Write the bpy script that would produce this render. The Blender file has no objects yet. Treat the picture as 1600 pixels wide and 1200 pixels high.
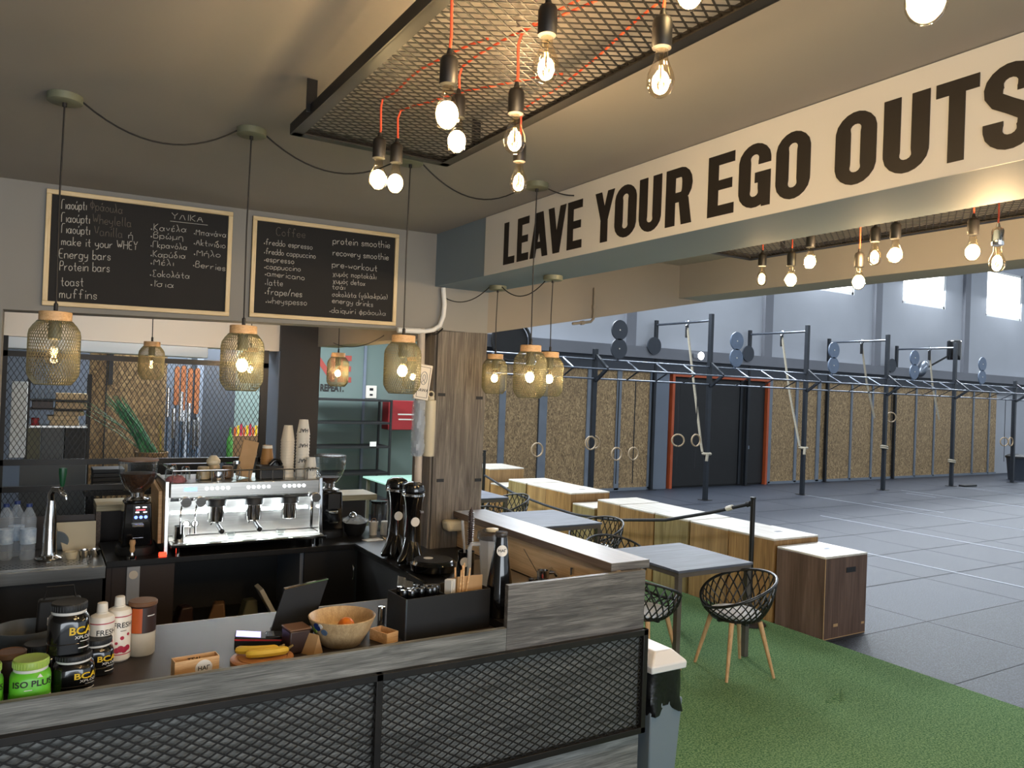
import bpy, math, random, unicodedata
from mathutils import Matrix, Vector
random.seed(7)
scene = bpy.context.scene
C = scene.collection
PI = math.pi

# ------------------------------------------------------------------ camera
CAM_H = 2.05
yaw, pitch, roll = .5497, .0082, .0384
fwd = Vector((math.sin(yaw)*math.cos(pitch), math.cos(yaw)*math.cos(pitch), math.sin(pitch)))
rgt = Vector((math.cos(yaw), -math.sin(yaw), 0))
upv = rgt.cross(fwd)
r2 = math.cos(roll)*rgt + math.sin(roll)*upv
u2 = -math.sin(roll)*rgt + math.cos(roll)*upv
camd = bpy.data.cameras.new('camera')
cam = bpy.data.objects.new('camera', camd)
C.objects.link(cam)
m = Matrix((r2, u2, -fwd)).transposed().to_4x4()
m.translation = (0, 0, CAM_H)
cam.matrix_world = m
camd.sensor_width = 36
camd.lens = 1211.24/1600*36
camd.clip_start = .05
scene.camera = cam

# ------------------------------------------------------------------ world, large lights, exposure
scene.view_settings.view_transform = 'Standard'
scene.view_settings.look = 'None'
scene.view_settings.gamma = 1
scene.view_settings.use_curve_mapping = False
scene.view_settings.exposure = 1.2
world = bpy.data.worlds.new('world')
scene.world = world
world.use_nodes = True
bg = world.node_tree.nodes['Background']
bg.inputs[0].default_value = (.80, .90, 1.0, 1)
bg.inputs[1].default_value = .45

def area(name, loc, rot, sx, sy, power, col):
    l = bpy.data.lights.new(name, 'AREA')
    l.shape = 'RECTANGLE'; l.size = sx; l.size_y = sy; l.energy = power; l.color = col
    o = bpy.data.objects.new(name, l); C.objects.link(o)
    o.location = loc; o.rotation_euler = rot
    return o
DAY = (.86, .93, 1.0)
# roof lights of the gym hall and the row of high windows in its far wall
area('hall_roof_light', (13.5, 6.5, 6.85), (0, 0, 0), 10, 1.6, 165, DAY)
area('hall_roof_light', (24, 6.5, 6.85), (0, 0, 0), 9, 1.6, 165, DAY)
for wx in (4.4, 8.75, 13.2, 17.5, 21.85, 26.3, 30.7):
    area('window_daylight', (wx, 12.86, 5.7), (math.radians(-62), 0, 0), 2.1, 1.4, 270 if wx < 10 else 165, DAY)
# daylight-coloured fill added behind the viewer for the bar front; no window built
area('added_front_fill', (.6, -4.8, 1.7), (math.radians(90), 0, 0), 6.5, 2.6, 140, DAY)
# daylight-coloured fill added under the back room ceiling
area('back_room_fill', (1.2, 9.6, 3.12), (0, 0, 0), 2.6, 2.2, 420, DAY)

area('pass_through_fill', (.6, 6.75, 3.1), (math.radians(25), 0, 0), 1.8, .7, 9, DAY)  # added fill that brightens the pale beam behind the pass-through
area('rear_table_fill', (4.0, 9.6, 3.15), (0, 0, 0), 1.6, 2.2, 34, DAY)  # added fill that lifts the teal rear wall, no lamp there

# ------------------------------------------------------------------ mesh helper
class MB:
    def __init__(s):
        s.v = []; s.f = []; s.mi = []; s.m = 0; s.T = None
    def add(s, vs, fs):
        n = len(s.v)
        if s.T is not None: vs = [tuple(s.T @ Vector(p)) for p in vs]
        s.v += [tuple(p) for p in vs]
        s.f += [tuple(i+n for i in f) for f in fs]
        s.mi += [s.m]*len(fs)
        return s
    def box(s, x0, x1, y0, y1, z0, z1):
        v = [(x, y, z) for x in (x0, x1) for y in (y0, y1) for z in (z0, z1)]
        return s.add(v, [(0,1,3,2), (4,6,7,5), (0,4,5,1), (2,3,7,6), (0,2,6,4), (1,5,7,3)])
    def obox(s, c, ax, ay, az):   # oriented box, half-axis vectors
        c, ax, ay, az = map(Vector, (c, ax, ay, az))
        v = [c+i*ax+j*ay+k*az for i in (-1,1) for j in (-1,1) for k in (-1,1)]
        return s.add(v, [(0,1,3,2), (4,6,7,5), (0,4,5,1), (2,3,7,6), (0,2,6,4), (1,5,7,3)])
    def bar(s, p, q, w, h=None, up=(0,0,1)):
        p, q = Vector(p), Vector(q); d = (q-p); L = d.length; d.normalize()
        u = Vector(up)
        if abs(d.dot(u)) > .99: u = Vector((0,1,0))
        a = d.cross(u).normalized(); b = a.cross(d)
        return s.obox((p+q)/2, d*L/2, a*w/2, b*(h or w)/2)
    def cyl(s, p, q, r, r2=None, n=16, cap=True):
        r2 = r if r2 is None else r2
        return s.tube([p, q], [r, r2], n, cap=cap)
    def tube(s, pts, r, n=8, closed=False, cap=True):
        P = [Vector(p) for p in pts]; k = len(P)
        R = r if isinstance(r, (list, tuple)) else [r]*k
        vs = []; prev = None
        for i in range(k):
            if closed: d = P[(i+1) % k]-P[i-1]
            else: d = P[min(i+1, k-1)]-P[max(i-1, 0)]
            if d.length < 1e-9: d = Vector((0,0,1))
            d.normalize()
            if prev is None:
                u = Vector((0,0,1)) if abs(d.z) < .9 else Vector((1,0,0))
                a = d.cross(u).normalized()
            else:
                a = prev-d*prev.dot(d)
                a = a.normalized() if a.length > 1e-6 else d.orthogonal().normalized()
            prev = a; b = d.cross(a)
            vs += [P[i]+(a*math.cos(t)+b*math.sin(t))*R[i] for t in (2*PI*j/n for j in range(n))]
        fs = []
        for i in range(k if closed else k-1):
            o = (i+1) % k
            fs += [(i*n+j, i*n+(j+1) % n, o*n+(j+1) % n, o*n+j) for j in range(n)]
        if cap and not closed:
            fs += [tuple(range(n))[::-1], tuple(range((k-1)*n, k*n))]
        return s.add(vs, fs)
    def lathe(s, prof, c=(0,0,0), n=28, sx=1, sy=1):
        vs = []; cx, cy, cz = c
        for r, z in prof:
            vs += [(cx+r*sx*math.cos(2*PI*j/n), cy+r*sy*math.sin(2*PI*j/n), cz+z) for j in range(n)]
        fs = [(i*n+j, i*n+(j+1) % n, (i+1)*n+(j+1) % n, (i+1)*n+j) for i in range(len(prof)-1) for j in range(n)]
        if prof[0][0] > 1e-4: fs.append(tuple(range(n))[::-1])
        if prof[-1][0] > 1e-4: fs.append(tuple(range((len(prof)-1)*n, len(prof)*n)))
        return s.add(vs, fs)
    def disc(s, c, nrm, r, t, n=28):
        c = Vector(c); d = Vector(nrm).normalized()
        return s.tube([c-d*t/2, c+d*t/2], r, n)
    def ring(s, c, nrm, R, r, n=28, k=8):
        c = Vector(c); d = Vector(nrm).normalized(); a = d.orthogonal().normalized(); b = d.cross(a)
        return s.tube([c+(a*math.cos(t)+b*math.sin(t))*R for t in (2*PI*i/n for i in range(n))], r, k, closed=True)
    def ball(s, c, r, n=16, k=8, sz=1):
        return s.lathe([(max(r*math.sin(PI*i/k), 1e-5), -r*sz*math.cos(PI*i/k)) for i in range(k+1)], c, n)
    def prism(s, poly, fn, t0, t1):   # poly of (u,v); fn(u,v,t)->xyz
        n = len(poly)
        v = [fn(u, w, t0) for u, w in poly]+[fn(u, w, t1) for u, w in poly]
        return s.add(v, [tuple(range(n)), tuple(range(n, 2*n))[::-1]]+[(i, i+n, (i+1) % n+n, (i+1) % n) for i in range(n)])
    def lattice(s, u0, u1, v0, v1, cw, ch, w, t, fn, skip=None):   # expanded metal: two families of slanted strands
        H = v1-v0; W = u1-u0; sl = ch/cw
        for sg in (1, -1):
            n = int((W+H/sl)/cw)+2
            for i in range(-1, n+1):
                a = i*cw-(H/sl if sg > 0 else 0)
                # line u = a + sg * v/sl
                pts = []
                for v in (0, H):
                    pts.append((a+sg*v/sl if sg > 0 else a-v/sl, v))
                (ua, va), (ub, vb) = pts
                if ua == ub: continue
                t0, t1 = 0., 1.
                d = ub-ua
                ts = sorted(((0-ua)/d, (W-ua)/d))
                t0 = max(t0, ts[0]); t1 = min(t1, ts[1])
                if t1-t0 < 1e-4: continue
                A = (u0+ua+d*t0, v0+va+(vb-va)*t0); B = (u0+ua+d*t1, v0+va+(vb-va)*t1)
                L = math.hypot(B[0]-A[0], B[1]-A[1])
                nx, ny = -(B[1]-A[1])/L*w/2, (B[0]-A[0])/L*w/2
                off = t*.15*sg
                poly = [(A[0]+nx, A[1]+ny), (B[0]+nx, B[1]+ny), (B[0]-nx, B[1]-ny), (A[0]-nx, A[1]-ny)]
                s.prism(poly, fn, -t/2+off, t/2+off)
        return s
    def text(s, txt, size, fn, bold=0, align='CENTER', sx=1.0, ext=.0006):
        vs, fs = text_mesh(txt, size, bold, align, sx)
        n = len(vs)
        return s.add([fn(x, y) for x, y in vs], fs)
    def build(s, name, mat, parent=None, loc=None, rot=0, bevel=0, smooth=True, ang=38):
        me = bpy.data.meshes.new(name)
        me.from_pydata(s.v, [], s.f)
        mats = mat if isinstance(mat, (list, tuple)) else [mat]
        for x in mats: me.materials.append(x)
        if len(mats) > 1: me.polygons.foreach_set('material_index', s.mi)
        if smooth:
            me.polygons.foreach_set('use_smooth', [True]*len(me.polygons))
            me.set_sharp_from_angle(angle=math.radians(ang))
        me.update()
        o = bpy.data.objects.new(name, me); C.objects.link(o)
        if parent: o.parent = parent
        if loc: o.location = loc
        if rot: o.rotation_euler.z = rot
        if bevel:
            b = o.modifiers.new('bevel', 'BEVEL'); b.width = bevel; b.segments = 2; b.limit_method = 'ANGLE'
        return o

_tc = {}
def text_mesh(txt, size, bold=0, align='CENTER', sx=1.0):
    key = (txt, bold, align)
    if key not in _tc:
        cu = bpy.data.curves.new('t', 'FONT'); cu.body = txt; cu.align_x = align; cu.align_y = 'CENTER'
        cu.offset = bold; cu.resolution_u = 3; cu.size = 1
        o = bpy.data.objects.new('t', cu); C.objects.link(o)
        bpy.context.view_layer.update()
        dg = bpy.context.evaluated_depsgraph_get()
        me = bpy.data.meshes.new_from_object(o.evaluated_get(dg))
        _tc[key] = ([(v.co.x, v.co.y) for v in me.vertices], [tuple(p.vertices) for p in me.polygons])
        bpy.data.objects.remove(o); bpy.data.curves.remove(cu); bpy.data.meshes.remove(me)
    vs, fs = _tc[key]
    return [(x*size*sx, y*size) for x, y in vs], fs

def on_front(x0, y, z0):          # text on a plane facing -Y
    return lambda a, b: (x0+a, y, z0+b)
def on_cyl(r, z0, a0=-PI/2, taper=None):       # text wrapped round a cylinder, centred on angle a0
    return lambda a, b: (r*math.cos(a0+a/r), r*math.sin(a0+a/r), z0+b)

def tag(o, label, cat, group=None):
    o['label'] = label; o['category'] = cat
    if group: o['group'] = group
    return o
def struct(o):
    o['kind'] = 'structure'; return o
def thing(name, label, cat, loc=(0,0,0), rot=0, group=None):
    o = bpy.data.objects.new(name, None); C.objects.link(o)
    o.empty_display_size = .1
    o.location = loc; o.rotation_euler.z = rot
    return tag(o, label, cat, group)
def copy_tree(o, loc=None, rot=None, label=None, parent=None):
    c = o.copy(); C.objects.link(c)
    if parent: c.parent = parent
    if loc: c.location = loc
    if rot is not None: c.rotation_euler.z = rot
    if label: c['label'] = label
    for ch in list(o.children): copy_tree(ch, parent=c)
    return c
def lamp(parent, loc, power, col, r=.025):
    l = bpy.data.lights.new('bulb_light', 'POINT'); l.energy = power*10; l.color = col; l.shadow_soft_size = r
    o = bpy.data.objects.new('bulb_light', l); C.objects.link(o); o.parent = parent; o.location = loc
    return o

# ------------------------------------------------------------------ materials
def lin(hexs):
    r = []
    for i in (1, 3, 5):
        c = int(hexs[i:i+2], 16)/255
        r.append(c/12.92 if c <= .04045 else ((c+.055)/1.055)**2.4)
    return (*r, 1)
def base(name):
    m = bpy.data.materials.new(name); m.use_nodes = True
    nt = m.node_tree
    return m, nt, nt.nodes['Principled BSDF']
def pmat(name, col, rough=.5, metal=0, col2=None, scale=6, stretch=(1,1,1), detail=4, bump=0, bscale=None, lo=.35, hi=.65, coat=0, spec=.5):
    m, nt, b = base(name)
    N, L = nt.nodes, nt.links
    c1 = lin(col) if isinstance(col, str) else (*col, 1)
    b.inputs['Base Color'].default_value = c1
    b.inputs['Roughness'].default_value = rough
    b.inputs['Metallic'].default_value = metal
    b.inputs['Coat Weight'].default_value = coat
    b.inputs['Specular IOR Level'].default_value = spec
    tc = N.new('ShaderNodeTexCoord'); mp = N.new('ShaderNodeMapping')
    L.new(tc.outputs['Object'], mp.inputs['Vector'])
    mp.inputs['Scale'].default_value = stretch
    no = N.new('ShaderNodeTexNoise'); no.inputs['Scale'].default_value = scale; no.inputs['Detail'].default_value = detail
    L.new(mp.outputs[0], no.inputs['Vector'])
    if col2:
        ra = N.new('ShaderNodeValToRGB')
        ra.color_ramp.elements[0].position = lo; ra.color_ramp.elements[1].position = hi
        ra.color_ramp.elements[0].color = c1; ra.color_ramp.elements[1].color = lin(col2)
        L.new(no.outputs['Fac'], ra.inputs[0]); L.new(ra.outputs[0], b.inputs['Base Color'])
    if bump:
        bp = N.new('ShaderNodeBump'); bp.inputs['Strength'].default_value = bump; bp.inputs['Distance'].default_value = .01
        src = no
        if bscale:
            src = N.new('ShaderNodeTexNoise'); src.inputs['Scale'].default_value = bscale; src.inputs['Detail'].default_value = 3
            L.new(mp.outputs[0], src.inputs['Vector'])
        L.new(src.outputs['Fac'], bp.inputs['Height']); L.new(bp.outputs[0], b.inputs['Normal'])
    return m
def wood(name, cols, axis='x', rough=.55, scale=1.0, plank=None, knots=True, bump=.15, spec=.4):
    """grain runs along axis; cols = dark, mid, light"""
    m, nt, b = base(name); N, L = nt.nodes, nt.links
    b.inputs['Roughness'].default_value = rough; b.inputs['Specular IOR Level'].default_value = spec
    tc = N.new('ShaderNodeTexCoord'); mp = N.new('ShaderNodeMapping'); L.new(tc.outputs['Object'], mp.inputs['Vector'])
    k = {'x': (.7, 9, 9), 'y': (9, .7, 9), 'z': (9, 9, .7)}[axis]
    mp.inputs['Scale'].default_value = [q*scale for q in k]
    a = N.new('ShaderNodeTexNoise'); a.inputs['Scale'].default_value = 2.2; a.inputs['Detail'].default_value = 6; a.inputs['Roughness'].default_value = .65; a.inputs['Distortion'].default_value = .7
    L.new(mp.outputs[0], a.inputs['Vector'])
    mp2 = N.new('ShaderNodeMapping'); L.new(tc.outputs['Object'], mp2.inputs['Vector'])
    mp2.inputs['Scale'].default_value = [q*scale*4 if q > 1 else q*scale for q in k]
    f = N.new('ShaderNodeTexNoise'); f.inputs['Scale'].default_value = 5; f.inputs['Detail'].default_value = 4
    L.new(mp2.outputs[0], f.inputs['Vector'])
    mx = N.new('ShaderNodeMix'); mx.data_type = 'FLOAT'; mx.inputs[0].default_value = .42
    L.new(a.outputs['Fac'], mx.inputs[2]); L.new(f.outputs['Fac'], mx.inputs[3])
    ra = N.new('ShaderNodeValToRGB'); e = ra.color_ramp.elements
    e[0].position = .36; e[1].position = .66; e[0].color = lin(cols[0]); e[1].color = lin(cols[2])
    q = e.new(.5); q.color = lin(cols[1])
    L.new(mx.outputs[0], ra.inputs[0])
    L.new(ra.outputs[0], b.inputs['Base Color'])
    if bump:
        bp = N.new('ShaderNodeBump'); bp.inputs['Strength'].default_value = bump; bp.inputs['Distance'].default_value = .004
        L.new(mx.outputs[0], bp.inputs['Height']); L.new(bp.outputs[0], b.inputs['Normal'])
    return m
def osb(name, stretch=(1,1,.55)):
    m, nt, b = base(name); N, L = nt.nodes, nt.links
    b.inputs['Roughness'].default_value = .6
    tc = N.new('ShaderNodeTexCoord'); mp = N.new('ShaderNodeMapping'); L.new(tc.outputs['Object'], mp.inputs['Vector'])
    mp.inputs['Scale'].default_value = stretch
    nz = N.new('ShaderNodeTexNoise'); nz.inputs['Scale'].default_value = 9; L.new(mp.outputs[0], nz.inputs['Vector'])
    mxv = N.new('ShaderNodeMix'); mxv.data_type = 'RGBA'; mxv.inputs[0].default_value = .12
    L.new(mp.outputs[0], mxv.inputs[6]); L.new(nz.outputs['Color'], mxv.inputs[7])
    v = N.new('ShaderNodeTexVoronoi'); v.inputs['Scale'].default_value = 58; L.new(mxv.outputs[2], v.inputs['Vector'])
    ra = N.new('ShaderNodeValToRGB'); e = ra.color_ramp.elements
    e[0].color = lin('#715c40'); e[1].color = lin('#b99d72'); e[0].position = .05; e[1].position = .95
    q = e.new(.45); q.color = lin('#937a57'); q = e.new(.75); q.color = lin('#9f865f')
    sep = N.new('ShaderNodeSeparateColor'); L.new(v.outputs['Color'], sep.inputs[0])
    L.new(sep.outputs[0], ra.inputs[0]); L.new(ra.outputs[0], b.inputs['Base Color'])
    return m
def clear(name, tint=(.97,.97,.97), gloss=.5, rough=.03, ior=1.45):
    """thin clear glass or plastic: lets light through and mirrors at the rim"""
    m = bpy.data.materials.new(name); m.use_nodes = True; nt = m.node_tree; N, L = nt.nodes, nt.links
    N.clear()
    o = N.new('ShaderNodeOutputMaterial'); t = N.new('ShaderNodeBsdfTransparent'); g = N.new('ShaderNodeBsdfGlossy')
    t.inputs[0].default_value = (*tint, 1); g.inputs['Roughness'].default_value = rough
    f = N.new('ShaderNodeLayerWeight'); f.inputs[0].default_value = .25
    ml = N.new('ShaderNodeMath'); ml.operation = 'MULTIPLY'; ml.inputs[1].default_value = gloss
    L.new(f.outputs['Facing'], ml.inputs[0])
    mx = N.new('ShaderNodeMixShader'); L.new(ml.outputs[0], mx.inputs[0]); L.new(t.outputs[0], mx.inputs[1]); L.new(g.outputs[0], mx.inputs[2])
    L.new(mx.outputs[0], o.inputs[0])
    return m
def frosted(name, col, alpha=.6, rough=.4):
    m, nt, b = base(name)
    b.inputs['Base Color'].default_value = lin(col); b.inputs['Roughness'].default_value = rough; b.inputs['Alpha'].default_value = alpha
    return m
def glow(name, col, strength):
    m, nt, b = base(name)
    b.inputs['Base Color'].default_value = (*col, 1)
    b.inputs['Emission Color'].default_value = (*col, 1); b.inputs['Emission Strength'].default_value = strength
    return m

M = {}
M['ceil'] = pmat('ceiling_paint', '#a29d95', .85, col2='#9a958d', scale=.6)
M['beam'] = pmat('beam_paint', '#7c8c98', .7, col2='#768794', scale=.7)
M['wall'] = pmat('wall_paint', '#8f8c86', .85, col2='#88857f', scale=.8)
M['tan'] = pmat('tan_wall_paint', '#8f8577', .85, col2='#887e70', scale=.8)
M['hall'] = pmat('hall_wall_panel', '#a9adb4', .6, col2='#a0a4ab', scale=.5)
M['hall_dk'] = pmat('hall_ledge_paint', '#74777e', .7, col2='#6e7178', scale=1)
M['dark_wall'] = pmat('dark_panel_paint', '#3b4048', .7, col2='#353a41', scale=1)
M['bluegrey'] = pmat('blue_grey_panel', '#6c7683', .6, col2='#68717e', scale=1)
M['peach'] = pmat('pale_beam_paint', '#e0d2c0', .8, col2='#dacbb7', scale=.8)
M['white'] = pmat('white_paint', '#dfe0de', .5, col2='#d6d7d5', scale=2)
M['banner'] = pmat('banner_vinyl', '#d6d6d2', .55, col2='#d0d0cc', scale=1)
M['ink'] = pmat('black_lettering', '#1c1815', .5, col2='#201b18', scale=9)
M['turf'] = pmat('green_turf', '#40663f', .95, col2='#88a46e', scale=95, detail=6, bump=.9, bscale=260, spec=.15, lo=.38, hi=.68)
M['rubber'] = pmat('rubber_mat', '#1c2029', .5, col2='#485160', scale=90, detail=6, lo=.46, hi=.66, bump=.3, bscale=200, spec=.4)
M['rubber_dk'] = pmat('rubber_mat_older', '#181b21', .5, col2='#424854', scale=90, detail=6, lo=.46, hi=.66, bump=.3, bscale=200, spec=.35)
M['tape'] = pmat('white_floor_tape', '#9ea4ad', .5, col2='#8e949d', scale=8)
M['seam'] = pmat('mat_joint', '#1d1f22', .7, col2='#17191b', scale=8)
M['cafe_floor'] = pmat('dark_floor', '#2a2826', .5, col2='#24221f', scale=3)
M['osb'] = osb('osb_board')
M['stud'] = pmat('steel_stud', '#737c87', .5, 0, col2='#6a737e', scale=3)
M['dstud'] = pmat('dark_post_steel', '#23272d', .45, .3, col2='#1d2126', scale=3)
M['rig'] = pmat('rig_powder_coat', '#2c3138', .38, .4, col2='#272c32', scale=4)
M['bare'] = pmat('bare_tube_steel', '#767d87', .3, .9, col2='#6b727c', scale=6)
M['orange'] = pmat('orange_trim', '#b5532a', .5, col2='#ab4d26', scale=4)
M['black'] = pmat('matt_black', '#0d0d0e', .55, col2='#121213', scale=6)
M['gloss'] = pmat('gloss_black', '#070708', .12, col2='#0b0b0c', scale=5, coat=.5)
M['blackmetal'] = pmat('black_steel', '#1b1a19', .45, .4, col2='#221f1c', scale=9)
M['chrome'] = pmat('chrome', '#d9d9d9', .08, 1, col2='#cfcfcf', scale=8)
M['steel'] = pmat('brushed_steel', '#b9b7b2', .28, 1, col2='#a9a7a2', scale=3, stretch=(1,40,40))
M['greywood'] = wood('grey_wood_laminate', ('#383736', '#5b5957', '#868480'), 'x', .5, scale=1.6)
M['greywood_dk'] = wood('grey_wood_front', ('#464745', '#6a6b68', '#90918d'), 'x', .6, scale=1.6)
M['greywood_glare'] = wood('grey_wood_top_glare', ('#adb8cc', '#bac4d7', '#c8d1e1'), 'y', .3, spec=.35, bump=.02)  # window glare on the return top painted in as blue-white wood tones
M['greywood_glare'].node_tree.nodes['Principled BSDF'].inputs['Coat Weight'].default_value = .0
M['greywood_glare'].node_tree.nodes['Principled BSDF'].inputs['Coat Roughness'].default_value = .1
M['brownedge'] = wood('brown_wood_edge', ('#4a3c31', '#66564a', '#7d6d5f'), 'y', .5)
M['pillarwood'] = wood('rustic_pillar_wood', ('#443e38', '#665f57', '#8d857b'), 'z', .65, scale=1.1)
M['lightwood'] = wood('pale_wood', ('#b58a58', '#cfa574', '#e0bd90'), 'x', .5, scale=3)
M['legwood'] = wood('oak_leg', ('#a67f53', '#bd9668', '#cfab7f'), 'z', .5, scale=3)
M['frame_pine'] = wood('pine_frame', ('#c9ad7c', '#dac296', '#e6d2ad'), 'x', .5, scale=3)
M['frame_pine_z'] = wood('pine_frame_upright', ('#c9ad7c', '#dac296', '#e6d2ad'), 'z', .5, scale=3)
M['ply'] = wood('plywood_side', ('#715734', '#907046', '#aa8a58'), 'z', .45, scale=.7, spec=.5)
M['ply_b'] = wood('plywood_side_orange', ('#6d4f2c', '#8c693d', '#a78453'), 'z', .45, scale=.9)
M['ply_c'] = wood('plywood_side_olive', ('#64512f', '#827048', '#9c8a60'), 'z', .45, scale=.8)
M['plytop_glare'] = wood('plywood_top_sky_glare', ('#b3ab9c', '#cbc5ba', '#dad6cd'), 'y', .3, scale=.6, spec=.6)  # box tops paled to carry sky glare; the sides keep the plywood colour
M['plydk'] = wood('dark_plywood', ('#47352a', '#5b463a', '#6d574a'), 'z', .4, scale=.7)
M['ledgewood'] = wood('pale_ledge_wood', ('#8a8064', '#a59a7c', '#bcb294'), 'x', .5)
M['creamwood'] = wood('cream_wood', ('#b59a76', '#cfb592', '#e0c9a8'), 'y', .5, scale=.7)
M['bowlwood'] = wood('bamboo_bowl_wood', ('#a08560', '#b89c74', '#ccb28a'), 'z', .4, scale=2)
M['board'] = wood('round_board_wood', ('#8a5b35', '#a8754a', '#bd8a5c'), 'x', .45, scale=2)
M['laminate'] = pmat('black_laminate', '#131211', .3, col2='#191716', scale=4, spec=.6)
M['worktop'] = pmat('dark_worktop', '#2b2523', .5, col2='#302a28', scale=2, spec=.35)
M['cabinet'] = pmat('dark_cabinet', '#100f0f', .5, col2='#151313', scale=3)
M['cabbrown'] = pmat('dark_brown_cabinet', '#2a1f1b', .5, col2='#31251f', scale=3)
M['cabgrey'] = pmat('grey_cabinet_side', '#6a7280', .6, col2='#646c79', scale=3)
M['tabletop'] = wood('grey_table_top', ('#474b55', '#565a65', '#676b76'), 'x', .5, spec=.22)
M['tableleg'] = pmat('table_metal', '#6b6259', .45, .5, col2='#625950', scale=5)
M['chalkboard'] = pmat('chalkboard_slate', '#110d0a', .75, col2='#15110d', scale=5)
M['chalk'] = pmat('white_chalk', '#cfc9bf', .9, col2='#b9b3a9', scale=60)
M['chalk_dim'] = pmat('faded_chalk', '#6f675e', .9, col2='#5d564e', scale=60)
M['shade'] = pmat('olive_wire_mesh', '#6f6b52', .5, .3, col2='#66624a', scale=8)
M['canopy'] = pmat('grey_green_canopy', '#7c7d68', .5, .2, col2='#74755f', scale=8)
M['cord'] = pmat('black_cord', '#14110f', .6, col2='#1a1614', scale=30)
M['ocord'] = pmat('orange_fabric_cord', '#d2502f', .7, col2='#b83f20', scale=160)
M['socket'] = pmat('black_lamp_socket', '#0e0c0b', .5, col2='#13110f', scale=9)
M['glass'] = clear('clear_bulb_glass', (.97, .91, .80), .6)
M['jarglass'] = clear('clear_glass', (.9, .92, .92), .85)

M['filament'] = glow('lit_filament', (1.0, .62, .2), 14)
M['filament_dim'] = glow('low_lit_filament', (1.0, .66, .22), 4)
M['bulbcore'] = glow('glowing_bulb_core', (1.0, .78, .42), 22)
M['skypane'] = glow('bright_sky_pane', (.92, .97, 1.0), 5)
M['ledstrip'] = glow('led_strip', (.85, .95, 1.0), 45)
M['spot'] = glow('lit_spot_face', (1, 1, 1), 8)
M['screen_blue'] = glow('blue_display', (.12, .2, 1.0), 2.0)
M['screen_red'] = glow('red_display', (1.0, .06, .08), 2.0)
M['screen_lav'] = glow('lavender_screen', (.40, .38, .85), .8)
M['led_white'] = glow('white_button_light', (.9, .95, 1.0), 2.5)
M['led_red'] = glow('red_indicator', (1.0, .05, .02), 1.2)
def sc(name, hexc, rough=.45, hex2=None, **k):
    M[name] = pmat(name, hexc, rough, col2=hex2 or hexc, scale=k.pop('scale', 8), **k)
sc('leaf_green', '#3f7a34', .4); sc('lime_plastic', '#5fb52c', .35); sc('lime_lid', '#93b04a', .4); sc('white_plastic', '#d8d2c6', .35); sc('cream_plastic', '#cfc3a6', .4)
sc('yellow_print', '#d9b31f', .4); sc('white_print', '#d9d6d0', .5); sc('red_print', '#a3223c', .45); sc('orange_print', '#b2501c', .45)
sc('brown_lid', '#6b4c36', .4); sc('dark_brown', '#33221d', .4); sc('banana_yellow', '#d6b23a', .5, '#c79f2c'); sc('orange_peel', '#d97a1c', .5, '#c96a12', scale=40, bump=.2)
sc('pale_powder', '#b6ad9c', .6, '#a8a08e'); sc('coffee_beans', '#2c190e', .5, '#4a2f1a', scale=70); sc('cardboard', '#b3915f', .7, '#a5844f'); sc('kraft', '#b18f66', .7, '#a48257')
sc('paper_white', '#d4d2cc', .7); sc('brown_box', '#75573a', .6); sc('green_reed', '#1f6a45', .55, '#3a8a55', scale=20); sc('reed_brown', '#7d6a3a', .6); sc('yellow_reed', '#a99a3c', .6)
sc('wicker', '#9a7f5a', .8, '#6f5a3d', scale=60); sc('teal_wall', '#667671', .7, '#61716c', scale=.8); sc('wall_red', '#9c4238', .7); sc('red_panel', '#8e1e22', .5); sc('red_cap', '#a3262c', .4)
sc('blue_cap', '#20356f', .4); sc('bottle_label', '#8fa6bf', .5, '#c6d3de', scale=25); sc('green_handle', '#0f4a2b', .35); sc('pink_cloth', '#8e5a5c', .9, '#a86a6a', scale=40)
sc('black_bag', '#0e0f10', .28, '#151617', bump=.5, bscale=18); sc('bin_grey', '#6d7880', .5); sc('bin_lid', '#d4d2d0', .35); sc('rope_fibre', '#b3ab98', .9, '#8e8676', scale=90, bump=.4)
sc('strap_black', '#17181b', .8); sc('ring_wood', '#a08b6d', .5); sc('target_blue', '#5a6a80', .5, '#536277'); sc('target_dark', '#2a313b', .55); sc('seat_white', '#e4e6ea', .6, '#d8dade')
sc('shell_black', '#15130f', .4); sc('paddle_orange', '#b9754a', .6, '#aa683f'); sc('steel_blue', '#4d637c', .5); sc('green_print', '#5d7a35', .5); sc('plastic_wrap', '#c4d0da', .2)
sc('cup_white', '#d9d4c8', .5); sc('cup_kraft', '#9a6f3a', .6); sc('grey_plate', '#9ba1ab', .4); sc('towel_grey', '#8d8d88', .9, '#5c5c59', scale=30, stretch=(20, 20, 1)); sc('green_glass', '#93b7a6', .15, spec=.8)
sc('mug_tan', '#a89572', .4); sc('fridge_grey', '#55595b', .5); sc('olive_panel', '#5e5d48', .6); sc('tray_cream', '#c9b28c', .6); sc('bright_panel', '#dfe6ea', .4)
sc('blue_cloth', '#2e5c86', .8); sc('yellow_label', '#c79a1e', .5)
M['water'] = frosted('water_bottle_plastic', '#d5e2ee', .2, .08)
M['smoke'] = frosted('smoky_plastic', '#3a332d', .62, .2)
M['frost'] = frosted('frosted_plastic', '#b5b8bb', .55, .3)
M['wrap'] = frosted('clear_wrap', '#dfe9f2', .32, .05)
M['beer'] = frosted('clear_cups', '#eadfca', .75, .2)

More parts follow.
